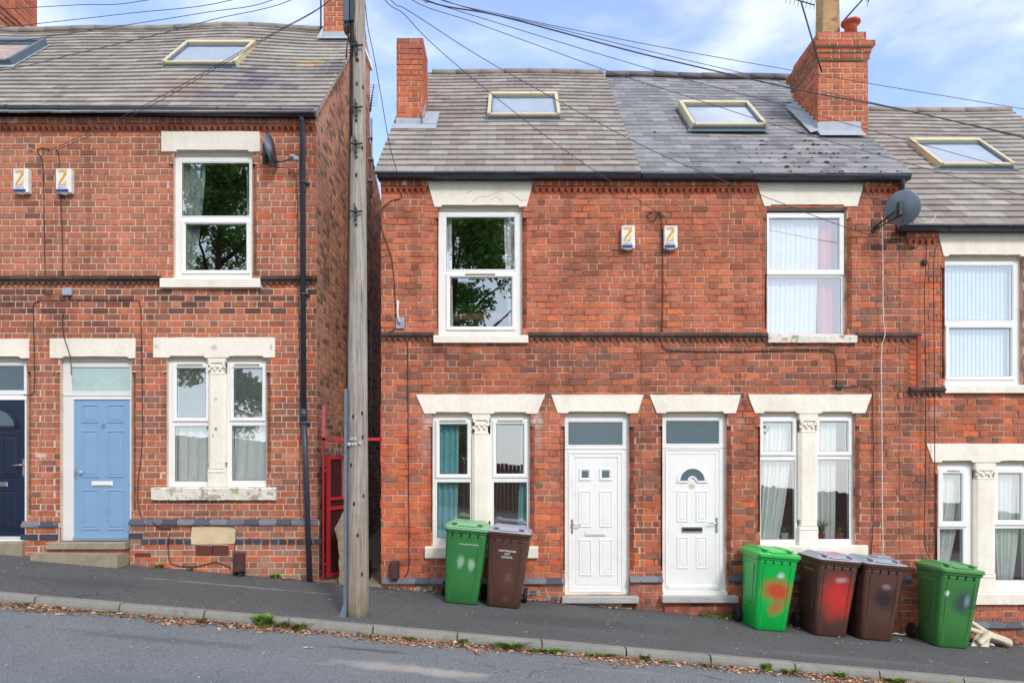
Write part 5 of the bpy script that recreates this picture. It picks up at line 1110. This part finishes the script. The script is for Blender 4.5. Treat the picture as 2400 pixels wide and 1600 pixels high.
# ================================================================== SATELLITE DISHES
def dish(label, loc, yaw, tilt, diam, w2, armdir):
    t = thing('satellite_dish', label, 'satellite dish', loc, world=False); Rm = Matrix.Rotation(yaw, 4, 'Z') @ Matrix.Rotation(tilt, 4, 'Y')   # dish looks along local +X
    mb = MB(); n = 32; rg = []
    for r in (0.02, .3, .55, .8, .95, 1.0): rg.append([Rm @ Vector((-.055 * (1 - r * r), math.cos(2 * math.pi * k / n) * r * w2, math.sin(2 * math.pi * k / n) * r * diam / 2)) for k in range(n)])
    rg2 = [[p - (Rm @ Vector((.006, 0, 0))) for p in rr] for rr in rg]
    mb.loft(rg, 0, cap=True, sm=True); mb.loft([list(reversed(r)) for r in rg2], 0, cap=True, sm=True); mb.loft([rg2[-1], [p + (Rm @ Vector((.004, 0, 0))) * 1.6 for p in rg[-1]]], cap=False); adopt(mb.build('reflector', M['dish']), t)
    mb = MB(); mb.tube([Rm @ Vector((-.04, 0, -diam * .36)), Rm @ Vector((.12, 0, -diam * .44)), Rm @ Vector((.30, 0, -diam * .40))], .011, 6); arm = mb.build('feed_arm', M['steel_dark']); adopt(arm, t)
    mb = MB(); e = Rm @ Vector((.31, 0, -diam * .36)); mb.tube([e, e - (Rm @ Vector((.07, 0, -.015)))], [.02, .028], 10); mb.box(e.x - .02, e.x + .045, e.y - .03, e.y + .03, e.z - .06, e.z - .01, bv=.008); adopt(mb.build('receiver', M['lnb']), arm)
    mb = MB(); b = Rm @ Vector((-.06, 0, 0)); mb.box(b.x - .05, b.x + .0, b.y - .04, b.y + .04, b.z - .1, b.z + .08, bv=.006)
    mx = Vector(armdir); mb.tube([b, b + Vector((mx.x * .55, 0, -.05)), mx], .014, 7); mb.tube([b + Vector((0, 0, -.09)), mx + Vector((0, 0, -.03))], .01, 6)
    mb.box(mx.x - .035, mx.x + .035, mx.y - .004, mx.y + .012, mx.z - .07, mx.z + .07); adopt(mb.build('bracket', M['steel_dark']), t)
    return t
dish('small grey satellite dish seen edge on beside the black downpipe', (fx(645), -.16, fz(362)), math.radians(-4), math.radians(-10), .44, .21, (-.13, .15, -.06))
dish('round grey satellite dish at the gutter step between the right houses', (P(2116, 487, -.42).x, -.42, P(2116, 487, -.42).z), math.radians(46), math.radians(-18), .45, .22, (P(2050, 510, -.02).x - P(2116, 487, -.42).x, .41, -.13))
wcab('white loop of cable hanging below the round satellite dish', [(2118, 524), (2128, 536), (2145, 540), (2158, 532), (2164, 518)], y=-.3, m='wcable', r=.006)

# ================================================================== AERIALS
def aerial(label, base, tip, boom, nel, els):
    b, t_ = Vector(base), Vector(tip); t = thing('tv_aerial', label, 'aerial', b, world=False); mb = MB(); mb.tube([(0, 0, 0), t_ - b], .014, 6); adopt(mb.build('mast', M['steel_dark']), t)
    o = t_ - b; d = Vector(boom); mb = MB(); mb.tube([o - d * .5, o + d * .5], .01, 5)
    s_ = d.cross(Vector(els)).normalized() if Vector(els).length else Vector((0, 0, 1))
    for k in range(nel):
        c = o + d * (k / (nel - 1) - .5); mb.tube([c - Vector(els) * (1 - .3 * k / nel), c + Vector(els) * (1 - .3 * k / nel)], .004, 4)
    adopt(mb.build('elements', M['steel_dark']), t)
aerial('tv aerial on a leaning mast strapped to the big chimney', (4.72, 1.05, P(1920, 170, 1.05).z), P(1877, 3, 1.05), (.5, .2, 0), 8, (.02, .0, .1))
aerial('tv aerial with diagonal mast behind the round chimney pot', P(1972, 55, 1.6), P(2032, -12, 1.6), (.3, .5, .1), 6, (.03, 0, .1))
aerial('thin tv aerial on the alley gable beside the pole', P(868, 262, 3.7), P(872, 224, 3.7), (.05, .1, .45), 9, (.14, -.03, 0))
aerial('small aerial by the left chimney at the top of the picture', P(752, 70, 2.9), P(752, -5, 2.9), (.3, .05, 0), 5, (.0, .1, .04))

# ================================================================== BINS
def binmat(name, c, stains=(), rough=.42):
    return mat(name, c, rough, nz=(4, .07), nz2=(70, .06), spec=.4, stains=stains, bump=(120, .15, .003), dirt=((5, .62, .78, .25, tuple(min(1, v * 1.6 + .04) for v in c)),))
def rrect(hx, y0, y1, r, z, n=5):
    pts = []
    for cx, cy, a0 in ((hx - r, y1 - r, 0), (-hx + r, y1 - r, 90), (-hx + r, y0 + r, 180), (hx - r, y0 + r, 270)):
        for k in range(n): a = math.radians(a0 + 90 * k / (n - 1)); pts.append((cx + r * math.cos(a), cy + r * math.sin(a), z))
    return pts
def wheelie(label, x, w, yaw, bm, lm, hgt=1.0, texts=(), lidopen=0, extra=None):
    X = (x - 1200) / F * (ZF - w); tilt = math.atan(S_)
    t = thing('wheelie_bin', label, 'bin', (X, -w, zg(X, w)), None, 'wheelie bins along the house fronts', world=False)
    t.rotation_euler = (Matrix.Rotation(tilt, 3, 'Y') @ Matrix.Rotation(math.radians(yaw), 3, 'Z')).to_euler(); h = hgt
    t.scale = (1, 1, 1)
    mb = MB(); prof = [(.0, .2, -.24, .2), (.02, .215, -.255, .2), (.3, .23, -.27, .2), (.6, .247, -.29, .22), (.88, .262, -.31, .25), (.93, .265, -.315, .26)]
    mb.loft([rrect(hx, y0, y1, .05, z * h) for z, hx, y0, y1 in prof], 0, cap=True, sm=True)
    mb.loft([rrect(.278 + d, -.33 - d, .28 + d, .05, z * h) for z, d in ((.915, -.014), (.92, 0), (.955, .002), (.96, -.01))], 0, cap=False, sm=False)
    for s in (-1, 1):   # vertical ribs on the front and side gussets
        mb.mesh([(s * .155 - .008, -.262, .05), (s * .155 + .008, -.262, .05), (s * .18 + .008, -.318, .84 * h), (s * .18 - .008, -.318, .84 * h), (s * .155 - .016, -.25, .05), (s * .155 + .016, -.25, .05), (s * .18 + .016, -.3, .84 * h), (s * .18 - .016, -.3, .84 * h)], [(0, 1, 2, 3), (4, 0, 3, 7), (1, 5, 6, 2)])
        for k in range(4): mb.box(-.18 + k * .11, -.17 + k * .11, -.33, -.3, .87 * h, .92 * h)
        mb.mesh([(s * .222, -.16, .3), (s * .222, .1, .3), (s * .258, .12, .84 * h), (s * .258, -.2, .84 * h), (s * .24, -.14, .33), (s * .24, .08, .33), (s * .27, .1, .82 * h), (s * .27, -.18, .82 * h)], [(0, 1, 5, 4), (1, 2, 6, 5), (2, 3, 7, 6), (3, 0, 4, 7), (4, 5, 6, 7)])
    adopt(mb.build('body', bm), t)
    mb = MB(); zl = .955 * h
    mb.loft([rrect(.285 + d, -.35 - d, .3, .055, zl + z) for z, d in ((0, -.004), (.0, .004), (.014, .008), (.018, .0), (.034, .004))], 1, cap=True)
    mb.loft([rrect(.285 + d, -.35 - d, .3, .055, zl + z) for z, d in ((.034, .0035), (.045, -.004), (.052, -.03))], 0, cap=True)
    mb.loft([rrect(.24 - d, -.25 + d, .26 - d * .5, .05, zl + z) for z, d in ((.05, -.01), (.075, .015), (.09, .05))], 0, cap=True, sm=False)
    mb.box(-.12, .12, -.345, -.26, zl + .05, zl + .068, bv=.008); mb.box(-.2, -.13, -.3, .2, zl + .08, zl + .098, bv=.006); mb.box(.13, .2, -.3, .2, zl + .08, zl + .098, bv=.006)
    mb.tube([(-.24, .29, zl - .01), (-.24, .345, zl + .02), (.24, .345, zl + .02), (.24, .29, zl - .01)], .014, 8)
    adopt(mb.build('lid', [lm, bm if 'grey_lid' in lm.name else lm]), t)
    mb = MB(); mb.tube([(-.26, .22, .1), (.26, .22, .1)], .012, 8); adopt(mb.build('axle', M['steel_dark']), t)
    for s in (-1, 1):
        mb = MB(); mb.lathe([(.05, -.028), (.085, -.028), (.1, -.018), (.1, .018), (.085, .028), (.05, .028)], 0, 0, 22, T=Matrix.Translation((s * .268, .22, .1)) @ Matrix.Rotation(math.radians(90), 4, 'Y')); w_ = mb.build('wheel', M['rubber']); adopt(w_, t)
        mb = MB(); mb.lathe([(.02, -.024), (.052, -.02), (.052, .02), (.02, .024)], 0, 0, 14, T=Matrix.Translation((s * .268, .22, .1)) @ Matrix.Rotation(math.radians(90), 4, 'Y')); adopt(mb.build('hub', M['steel_dark']), w_)
    lean = math.atan((.31 - .255) / (.88 - .02))
    for tx, sz, xx, zz in texts:
        yy = -.255 - (zz - .02) * math.tan(lean) - .003
        n = text(tx, sz, M['white_ink'], None, Matrix.Translation((xx, yy, zz)) @ Matrix.Rotation(-0, 4, 'X') @ Matrix.Rotation(math.radians(90) + lean, 4, 'X'), 'lettering', .0008, bold=.0006); n.parent = t
    return t
GREEN = D(58, 128, 68); BRT = D(18, 178, 76); BR = D(92, 62, 52)
gl = D(136, 190, 142); bl = D(176, 176, 190)
bm1 = binmat('green_bin_plastic', GREEN, ((-.05, -.3, .52, .05, .2, .12, D(190, 214, 190), .6), (.09, -.3, .5, .05, .2, .1, D(190, 214, 190), .6)))
wheelie('green bin with pale lid and small white lettering, beside two-tone curtains', 1083, .42, 0, bm1, binmat('pale_green_lid', gl), texts=(('NOTTINGHAM CITY COUNCIL', .0185, .04, .775),))
wheelie('brown bin with pale grey lid standing against the first green bin', 1181, .42, -3, binmat('brown_bin_plastic', BR, ((.03, -.3, .4, .07, .2, .12, D(124, 96, 88), .6), (.02, -.3, .12, .05, .2, .06, D(130, 104, 96), .5))), binmat('grey_lid', bl), texts=(('NOTTINGHAM', .033, .0, .735), ('CITY', .033, .0, .695), ('COUNCIL', .033, .0, .655)), hgt=.985)
RD = D(205, 52, 44)
wheelie('bright green bin with a red paint mark, beside the white fan light door', 1787, .4, 4, binmat('bright_green_plastic', BRT, ((.03, -.3, .52, .24, .3, .2, RD, .9), (.03, -.3, .3, .12, .3, .14, RD, .7), (.05, -.3, .72, .06, .3, .05, D(205, 215, 225), .8)), .3), binmat('bright_green_lid', D(70, 198, 96), rough=.35))
wheelie('brown bin with a large red paint mark', 1925, .42, 3, binmat('brown_bin_red', BR, ((.03, -.3, .5, .24, .3, .36, RD, .95), (.06, -.3, .74, .1, .3, .05, D(190, 180, 182), .6))), binmat('grey_lid_red', bl, ((.0, -.05, 1.04, .14, .2, .1, D(196, 84, 84), .9),)))
wheelie('brown bin with a dark smudge, right of the red marked bin', 2030, .42, 3, binmat('brown_bin_dark', BR, ((.03, -.3, .56, .17, .3, .2, D(44, 36, 36), .9), (.05, -.3, .7, .08, .3, .05, D(160, 146, 146), .6))), binmat('grey_lid_plain', D(168, 176, 186)))
wheelie('dark green bin with a grey smudge near the right photo edge', 2205, .46, 2, binmat('green_bin_grey', D(64, 128, 66), ((.06, -.3, .6, .18, .3, .2, D(56, 74, 74), .9), (.1, -.3, .62, .05, .3, .1, D(150, 165, 175), .7), (-.17, -.3, .7, .03, .3, .04, D(230, 235, 230), .9))), binmat('green_lid_dull', D(92, 160, 92)), hgt=1.02)
mb = MB(); T0 = Vector((P(2062, 1316, -.42).x, -.42, P(2062, 1316, -.42).z + .02))
for k, s in enumerate((0.14, .11, .09)): mb.box(T0.x - s, T0.x + s, T0.y - .12, T0.y + .1, T0.z + k * .022, T0.z + .02 + k * .022, bv=.006)
tag(mb.build('cardboard', M['jbox']), 'flat grey pack of cartons lying on the right brown bin lid', 'carton')

# cream vinyl rolls
mb = MB()
def roll(pts, r, fl=.6):
    v = smooth([Vector(p) for p in pts], 4); rings = []
    for i, p in enumerate(v):
        t = (v[min(i + 1, len(v) - 1)] - v[max(i - 1, 0)]).normalized(); a = t.cross(Vector((0, 0, 1))).normalized(); b = a.cross(t)
        rr = r * (1 + .14 * math.sin(i * 1.3)); rings.append([p + a * rr * math.cos(2 * math.pi * k / 14) * (1.1 + .1 * math.sin(k * 3 + i)) + b * rr * fl * math.sin(2 * math.pi * k / 14) for k in range(14)])
    mb.loft(rings, 0, cap=True, sm=True)
g0 = lambda x, w: zg((x - 1200) / F * (ZF - w), w)
def GP(x, w, h): X = (x - 1200) / F * (ZF - w); return (X, -w, zg(X, w) + h)
roll([GP(2235, .12, .36), GP(2270, .14, .27), GP(2310, .2, .16), GP(2368, .3, .07)], .045); roll([GP(2238, .2, .26), GP(2275, .25, .17), GP(2320, .32, .12), GP(2370, .42, .06)], .07, .55)
mb.mesh([GP(2275, .5, .005), GP(2318, .5, .01), GP(2322, .35, .2), GP(2290, .3, .15), GP(2300, .42, .12)], [(0, 1, 4), (1, 2, 4), (2, 3, 4), (3, 0, 4)])
roll([GP(2290, .48, .04), GP(2305, .46, .1), GP(2318, .4, .17)], .05, .8)
tag(mb.build('vinyl_roll', M['cream_vinyl']), 'crumpled cream vinyl rolls dumped beside the right green bin', 'vinyl roll')

# ================================================================== LEAVES, WEEDS, LITTER
def leaf(mb, c, s, col, up=.3):
    a = U(0, 6.28); t = Vector((math.cos(a), math.sin(a), U(-up, up))).normalized(); b = Vector((-math.sin(a), math.cos(a), U(-up, up))).normalized(); n = t.cross(b)
    L, W = s, s * U(.4, .75); c = Vector(c); cu = U(.1, .4) * s; kf = U(.7, 1.15)
    mb.mesh([c - t * L, c - b * W + n * cu, c + t * L + n * cu * .5, c + b * W + n * cu, c + n * U(-.1, .1) * s], [(0, 1, 4), (1, 2, 4), (2, 3, 4), (3, 0, 4)], 0, tuple(v * kf for v in col))
LC = [D(200, 152, 116), D(180, 126, 94), D(212, 170, 134), D(146, 104, 82), D(190, 134, 98), D(222, 192, 164), D(160, 130, 104)]
mb = MB()
for k in range(8000):
    X = U(-6.2, 6.0); dens = .3 + .7 * ss(-.2, .3, noise.noise(Vector((X * 1.3, 2, 0)))); 
    if R() > dens: continue
    w = WK + .008 + abs(random.gauss(0, .06 + .07 * dens)); h = max(0, .03 - (w - WK) * .25) * R()
    leaf(mb, (X, -w, zr(X, w) + .006 + h), U(.01, .026) * (1.6 if R() < .12 else 1), random.choice(LC), .5)
o = mb.build('leaf_litter', M['leafm']); o['kind'] = 'stuff'; tag(o, 'brown fallen leaves lying along the gutter below the kerb', 'leaves')
mb = MB()
for (a, b, n, ww) in ((880, 1020, 60, .08), (1215, 1340, 50, .06), (1385, 1470, 40, .05), (1850, 1900, 20, .2), (1960, 2010, 35, .5), (2080, 2160, 25, .2), (2290, 2400, 30, .3), (1640, 1735, 25, .15), (660, 740, 25, .05)):
    for k in range(n): x = U(a, b); w = .05 + abs(random.gauss(0, ww)); X = (x - 1200) / F * (ZF - w); leaf(mb, (X, -w, zg(X, w) + .01 + U(0, .01)), U(.014, .034), random.choice(LC), .4)
o = mb.build('leaf_litter', M['leafm']); o['kind'] = 'stuff'; tag(o, 'scattered dry leaves at the foot of the house walls', 'leaves')
def weed(label, X, w, z, n, h, cols, spread=.05, sx=1, grass=False, name='weed'):
    mb = MB()
    for k in range(n):
        a = U(0, 6.28); l = U(.5, 1) * h; d = Vector((math.cos(a) * sx, math.sin(a) * .7, 0)) * spread * U(.3, 1.2); p0 = Vector((X, -w, z)) + d * .5 * U(0, 1); p2 = p0 + d + Vector((0, 0, l)); p1 = (p0 + p2) / 2 + Vector((0, 0, l * .15)) - d * .15
        sv = Vector((-math.sin(a), math.cos(a), 0)) * (h * (.06 if grass else .16)); kf = U(.7, 1.2); c = tuple(v * kf for v in random.choice(cols))
        mb.mesh([p0 - sv * .3, p0 + sv * .3, p1 + sv, p1 - sv, p2], [(0, 1, 2, 3), (3, 2, 4)], 0, c)
    return tag(mb.build(name, M['green']), label, 'weed', 'weeds along kerb and wall foot')
G1 = [D(112, 168, 52), D(96, 146, 52), D(134, 176, 70), D(120, 138, 66)]; G2 = [D(112, 128, 66), D(130, 132, 74), D(94, 116, 58), D(160, 148, 84)]
def kw(x, lab, n, h, cols, sp=.05, **k):
    n = int(n * 1.4); h *= 1.2; sp *= 1.15
    w = WK + .03; X = (x - 1200) / F * (ZF - w); weed(lab, X, w, zr(X, w), n, h, cols, sp, **k)
kw(620, 'brightest green weed tuft growing in the kerb gutter left of the pole', 90, .13, G1, .09)
kw(662, 'olive weed beside the brightest kerb tuft', 70, .09, G2, .09, grass=True); kw(706, 'yellowing grass tuft in the gutter just left of the pole', 80, .09, G2, .1, grass=True)
kw(962, 'small flat green weed in the gutter below the first green bin', 40, .045, G1, .07); kw(1087, 'upright green weed in the gutter below the brown bin', 50, .07, G1, .05)
kw(1195, 'grassy clump in the gutter left of the white door line', 130, .08, G2 + G1, .13, grass=True, sx=1.4); kw(1285, 'low leafy weed in the gutter below the small-light door', 70, .05, G1, .11, sx=1.4)
kw(1515, 'pale sprig in the gutter below the gap between the doors', 35, .07, G2, .05); kw(1563, 'tiny weed at the kerb below the fan light door', 25, .04, G1, .04)
kw(1797, 'upright weed at the kerb below the bright green bin', 50, .09, G1, .04); kw(1850, 'brownish grass clump at the kerb below the red marked bin', 90, .06, G2, .1, grass=True, sx=1.3)
kw(1968, 'twin sprigs at the kerb below the two brown bins', 40, .07, G1, .07); kw(55, 'straggly grass at the kerb at the far left', 50, .05, G2, .08, grass=True); kw(470, 'dull green grass in the gutter below the sash windows', 60, .05, G2, .1, grass=True)
kw(250, 'thin straggly grass in the gutter left of the sash windows', 40, .04, G2, .1, grass=True); kw(860, 'low olive weeds in the gutter just right of the pole', 45, .04, G2, .1, grass=True)
kw(1400, 'low mixed weeds in the gutter right of the small-light door', 60, .05, G2 + G1, .12, sx=1.4); kw(1660, 'brownish grass in the gutter right of the fan light door', 60, .05, G2, .12, grass=True); kw(2100, 'low weeds in the gutter below the right hand bins', 60, .06, G2 + G1, .1, sx=1.3); kw(2230, 'bright sprigs at the kerb near the right photo edge', 45, .06, G1, .07)
def ww(x, lab, n, h, cols, sp, wd=.07, **k): X = (x - 1200) / F * (ZF - wd); weed(lab, X, wd, zg(X, wd), n, h, cols, sp, **k)
ww(88, 'green weeds between the navy and blue door steps', 90, .06, G1, .1); ww(6, 'small weed by the navy door step', 40, .05, G1, .06); ww(372, 'green weed at the wall foot right of the blue door step', 60, .06, G1, .07)
ww(447, 'small weed at the wall foot left of the air bricks', 50, .05, G1, .05); ww(560, 'dark mossy tuft below the brown pipe cover', 110, .09, [D(84, 92, 50), D(100, 90, 60)], .08, wd=.15); ww(645, 'bright weed at the wall foot left of the downpipe', 60, .07, G1, .07)
ww(1388, 'tiny bright weed below the small-light door step', 25, .03, G1, .05, wd=.16)
mb = MB()
for k in range(900):
    x = U(1640, 1740); wd = abs(random.gauss(.04, .07)); X = (x - 1200) / F * (ZF - wd); z = zg(X, wd) + U(0, .12) * max(0, 1 - wd / .2)
    leaf(mb, (X, -max(.045, wd), z), U(.008, .018), random.choice(G2 + G1[:1]), 1)
o = mb.build('ground_moss', M['green']); o['kind'] = 'stuff'; tag(o, 'patch of moss and weeds at the wall foot left of the bright green bin', 'moss')
def litter(label, x, y, on, s, m='paper', name='litter'):
    if on == 'road': X, Y, z = roadpt(x, y)
    else:
        k = (y - 1075) / F; Z = 9
        for _ in range(15): X = (x - 1200) / F * Z; z = zg(X, ZF - Z); Z = -z / k
        Y = Z - ZF
    mb = MB(); n = 5; pts = [(X + s * (i / n - .5) * 2, Y + s * .5 * (j / 2 - .5) * U(.8, 1.2), z + .006 + U(0, s * .18)) for j in range(3) for i in range(n + 1)]
    mb.mesh(pts, [(j * (n + 1) + i, j * (n + 1) + i + 1, (j + 1) * (n + 1) + i + 1, (j + 1) * (n + 1) + i) for j in range(2) for i in range(n)]); tag(mb.build(name, M[m]), label, 'litter')
litter('flattened pale paper in the gutter left of the bright weed', 355, 1442, 'road', .1); litter('crumpled white wrapper in the gutter at the far left', 76, 1414, 'road', .05)
litter('white scrap on the road at the lower left', 140, 1441, 'road', .05); litter('thin white stick on the road below the pole', 722, 1518, 'road', .05); litter('small white scrap on the road left of the pole foot', 545, 1472, 'road', .035)
litter('white scrap on the pavement at the far left', 42, 1331, 'pave', .025); litter('white scrap on the pavement below the small-light door', 1233, 1481, 'pave', .02); litter('pale strip on the pavement right of the brown bins', 2100, 1488, 'pave', .14); litter('pale card on the pavement below the cream rolls', 2300, 1512, 'pave', .16)
litter('tiny blue wrapper in the gutter just left of the pole foot', 776, 1484, 'road', .02, m='alarm_blue')
mb = MB()
for k in range(260):
    if R() < .5: x, y = U(0, 2400), 0; w = U(.1, 2.0); X = (x - 1200) / F * (ZF - w); z = zg(X, w)
    else: w = U(2.3, 5.0); X = U(-5, 5); z = zr(X, w)
    s = U(.003, .010); c = U(.25, .8); mb.mesh([(X - s, -w - s, z + .003), (X + s, -w - s * .6, z + .003), (X + s * .8, -w + s, z + .003 + s * .4), (X - s, -w + s, z + .003)], [(0, 1, 2, 3)], 0, (c, c * .97, c * .92))
o = mb.build('grit', M['leafm']); o['kind'] = 'stuff'; tag(o, 'pale grit and crumbs scattered on pavement and road', 'grit')

# ================================================================== OPPOSITE SIDE OF THE STREET (seen in the window panes)
def tree(label, X, Y, h, rad, seed, n=16000):
    random.seed(seed); zb = zg(X, 2) ; t = thing('tree', label, 'tree', (X, Y, zb), None, 'street trees across the road', world=False)
    mb = MB(); mb.tube([(0, 0, 0), (.1, 0, h * .25), (0, .1, h * .5), (.1, 0, h * .85)], [.28, .22, .15, .04], 10)
    for k in range(8): a = U(0, 6.28); z = U(.25, .6) * h; mb.tube([(0, 0, z), (math.cos(a) * rad * .4, math.sin(a) * rad * .4, z + h * .12), (math.cos(a) * rad * .75, math.sin(a) * rad * .75, z + h * .2)], [.1, .06, .02], 6)
    adopt(mb.build('trunk', M['bark']), t); mb = MB(); cl = []
    for k in range(64):
        a = U(0, 6.28); q = U(0, 1) ** .5; z = U(.12, .96); rr = rad * math.sin(math.pi * min(1, max(0, (z - .12) / .95))) ** .6 * q; cl.append((math.cos(a) * rr, math.sin(a) * rr, z * h, U(.7, 1.35)))
    for k in range(n):
        c = random.choice(cl); v = Vector((random.gauss(0, 1), random.gauss(0, 1), random.gauss(0, .8))).normalized() * c[3] * U(.5, 1); leaf(mb, (c[0] + v.x, c[1] + v.y, c[2] + v.z), U(.08, .17), random.choice([D(136, 176, 92), D(116, 156, 80), D(158, 194, 110), D(100, 136, 72)]), 1)
    adopt(mb.build('crown', M['foliage']), t)
tree('tall broad tree across the road, mirrored in the left upper window', -13.8, -24, 18, 6.0, 3, 42000); tree('tall tree across the road, mirrored in the middle upper window', -2.9, -25, 15, 4.6, 4, 36000)
tree('smaller tree across the road, mirrored in the right ground floor windows', 9.5, -27, 7.5, 2.8, 5, 6000); tree('rounded tree across the road at the far left', -24, -25, 13, 4.5, 6, 7000)
random.seed(11)
ft = thing('timber_fence', 'dark timber fence along the far side of the street', 'fence', (0, -17.5, zg(0, 2)), world=False); mb = MB(); x = -26
while x < 18: z = -S_ * x; mb.box(x, x + .14, -.02, .01, z - .3, z + 1.75 + U(-.02, .02)); x += .155
adopt(mb.build('boards', M['fence']), ft); mb = MB()
x = -26
while x < 18: z = -S_ * x; mb.box(x - .05, x + .05, -.14, -.03, z - .3, z + 1.8); x += 2.4
adopt(mb.build('posts', M['fence']), ft)

# ================================================================== WORLD, SUN, CAMERA
w = bpy.data.worlds.new('World'); scene.world = w; w.use_nodes = True; nt = w.node_tree; N = nt.nodes; L = nt.links; bg = N['Background']
SUN_EL, SUN_AZ = math.radians(38), math.radians(154)
sky = N.new('ShaderNodeTexSky'); sky.sky_type = 'NISHITA'; sky.sun_disc = False; sky.sun_elevation = SUN_EL; sky.sun_rotation = SUN_AZ; sky.air_density = 1.0; sky.dust_density = .4; sky.ozone_density = 3
tc = N.new('ShaderNodeTexCoord'); mp = N.new('ShaderNodeMapping'); mp.inputs['Scale'].default_value = (1.0, 1.0, 2.0); mp.inputs['Location'].default_value = (.35, .2, .1); L.new(tc.outputs['Generated'], mp.inputs['Vector'])
n1 = N.new('ShaderNodeTexNoise'); n1.inputs['Scale'].default_value = 3.0; n1.inputs['Detail'].default_value = 8; n1.inputs['Roughness'].default_value = .55; n1.inputs['Distortion'].default_value = .25; L.new(mp.outputs[0], n1.inputs['Vector'])
mr = N.new('ShaderNodeMapRange'); L.new(n1.outputs['Fac'], mr.inputs[0]); mr.inputs[1].default_value = .4; mr.inputs[2].default_value = .74; mr.inputs[3].default_value = .1; mr.inputs[4].default_value = .85; mr.interpolation_type = 'SMOOTHSTEP'
hs = N.new('ShaderNodeHueSaturation'); hs.inputs['Saturation'].default_value = 1.02; hs.inputs['Value'].default_value = 2.0; L.new(sky.outputs[0], hs.inputs['Color'])
tn = N.new('ShaderNodeMix'); tn.data_type = 'RGBA'; tn.blend_type = 'MULTIPLY'; tn.inputs[0].default_value = 1; L.new(hs.outputs[0], tn.inputs[6]); tn.inputs[7].default_value = (1.04, .97, 1.05, 1)
mx = N.new('ShaderNodeMix'); mx.data_type = 'RGBA'
sx = N.new('ShaderNodeSeparateXYZ'); L.new(tc.outputs['Generated'], sx.inputs[0])
m2 = N.new('ShaderNodeMapRange'); L.new(sx.outputs['Y'], m2.inputs[0]); m2.inputs[1].default_value = .5; m2.inputs[2].default_value = 0; m2.inputs[3].default_value = 0; m2.inputs[4].default_value = .85
m3 = N.new('ShaderNodeMath'); m3.operation = 'MAXIMUM'; L.new(mr.outputs[0], m3.inputs[0]); L.new(m2.outputs[0], m3.inputs[1])
L.new(m3.outputs[0], mx.inputs[0]); L.new(tn.outputs[2], mx.inputs[6]); mx.inputs[7].default_value = (8.2, 8.5, 9.0, 1)
L.new(mx.outputs[2], bg.inputs['Color']); bg.inputs['Strength'].default_value = .11
sd = bpy.data.lights.new('sun', 'SUN'); sd.energy = 1.5; sd.angle = math.radians(10); sd.color = (1, .96, .9); so = bpy.data.objects.new('sun', sd); COL.objects.link(so)
az = math.radians(200)   # behind the camera, slightly to its left
dv = Vector((math.sin(math.radians(26)) * math.cos(SUN_EL), -math.cos(math.radians(26)) * math.cos(SUN_EL), math.sin(SUN_EL)))
so.rotation_euler = dv.to_track_quat('Z', 'Y').to_euler()
cd = bpy.data.cameras.new('camera'); cam = bpy.data.objects.new('camera', cd); COL.objects.link(cam); cam.location = (0, -10, 0); cam.rotation_euler = (math.radians(90), 0, 0)
cd.sensor_width = 36; cd.lens = 1700 / 2400 * 36; cd.shift_y = 275 / 2400; cd.clip_end = 600; scene.camera = cam
vs = scene.view_settings; vs.view_transform = 'Standard'; vs.look = 'None'; vs.exposure = .52; vs.gamma = 1
scene.cycles.max_bounces = 8; scene.cycles.transparent_max_bounces = 16
for o in bpy.data.objects:
    if '_loc' in o: del o['_loc']
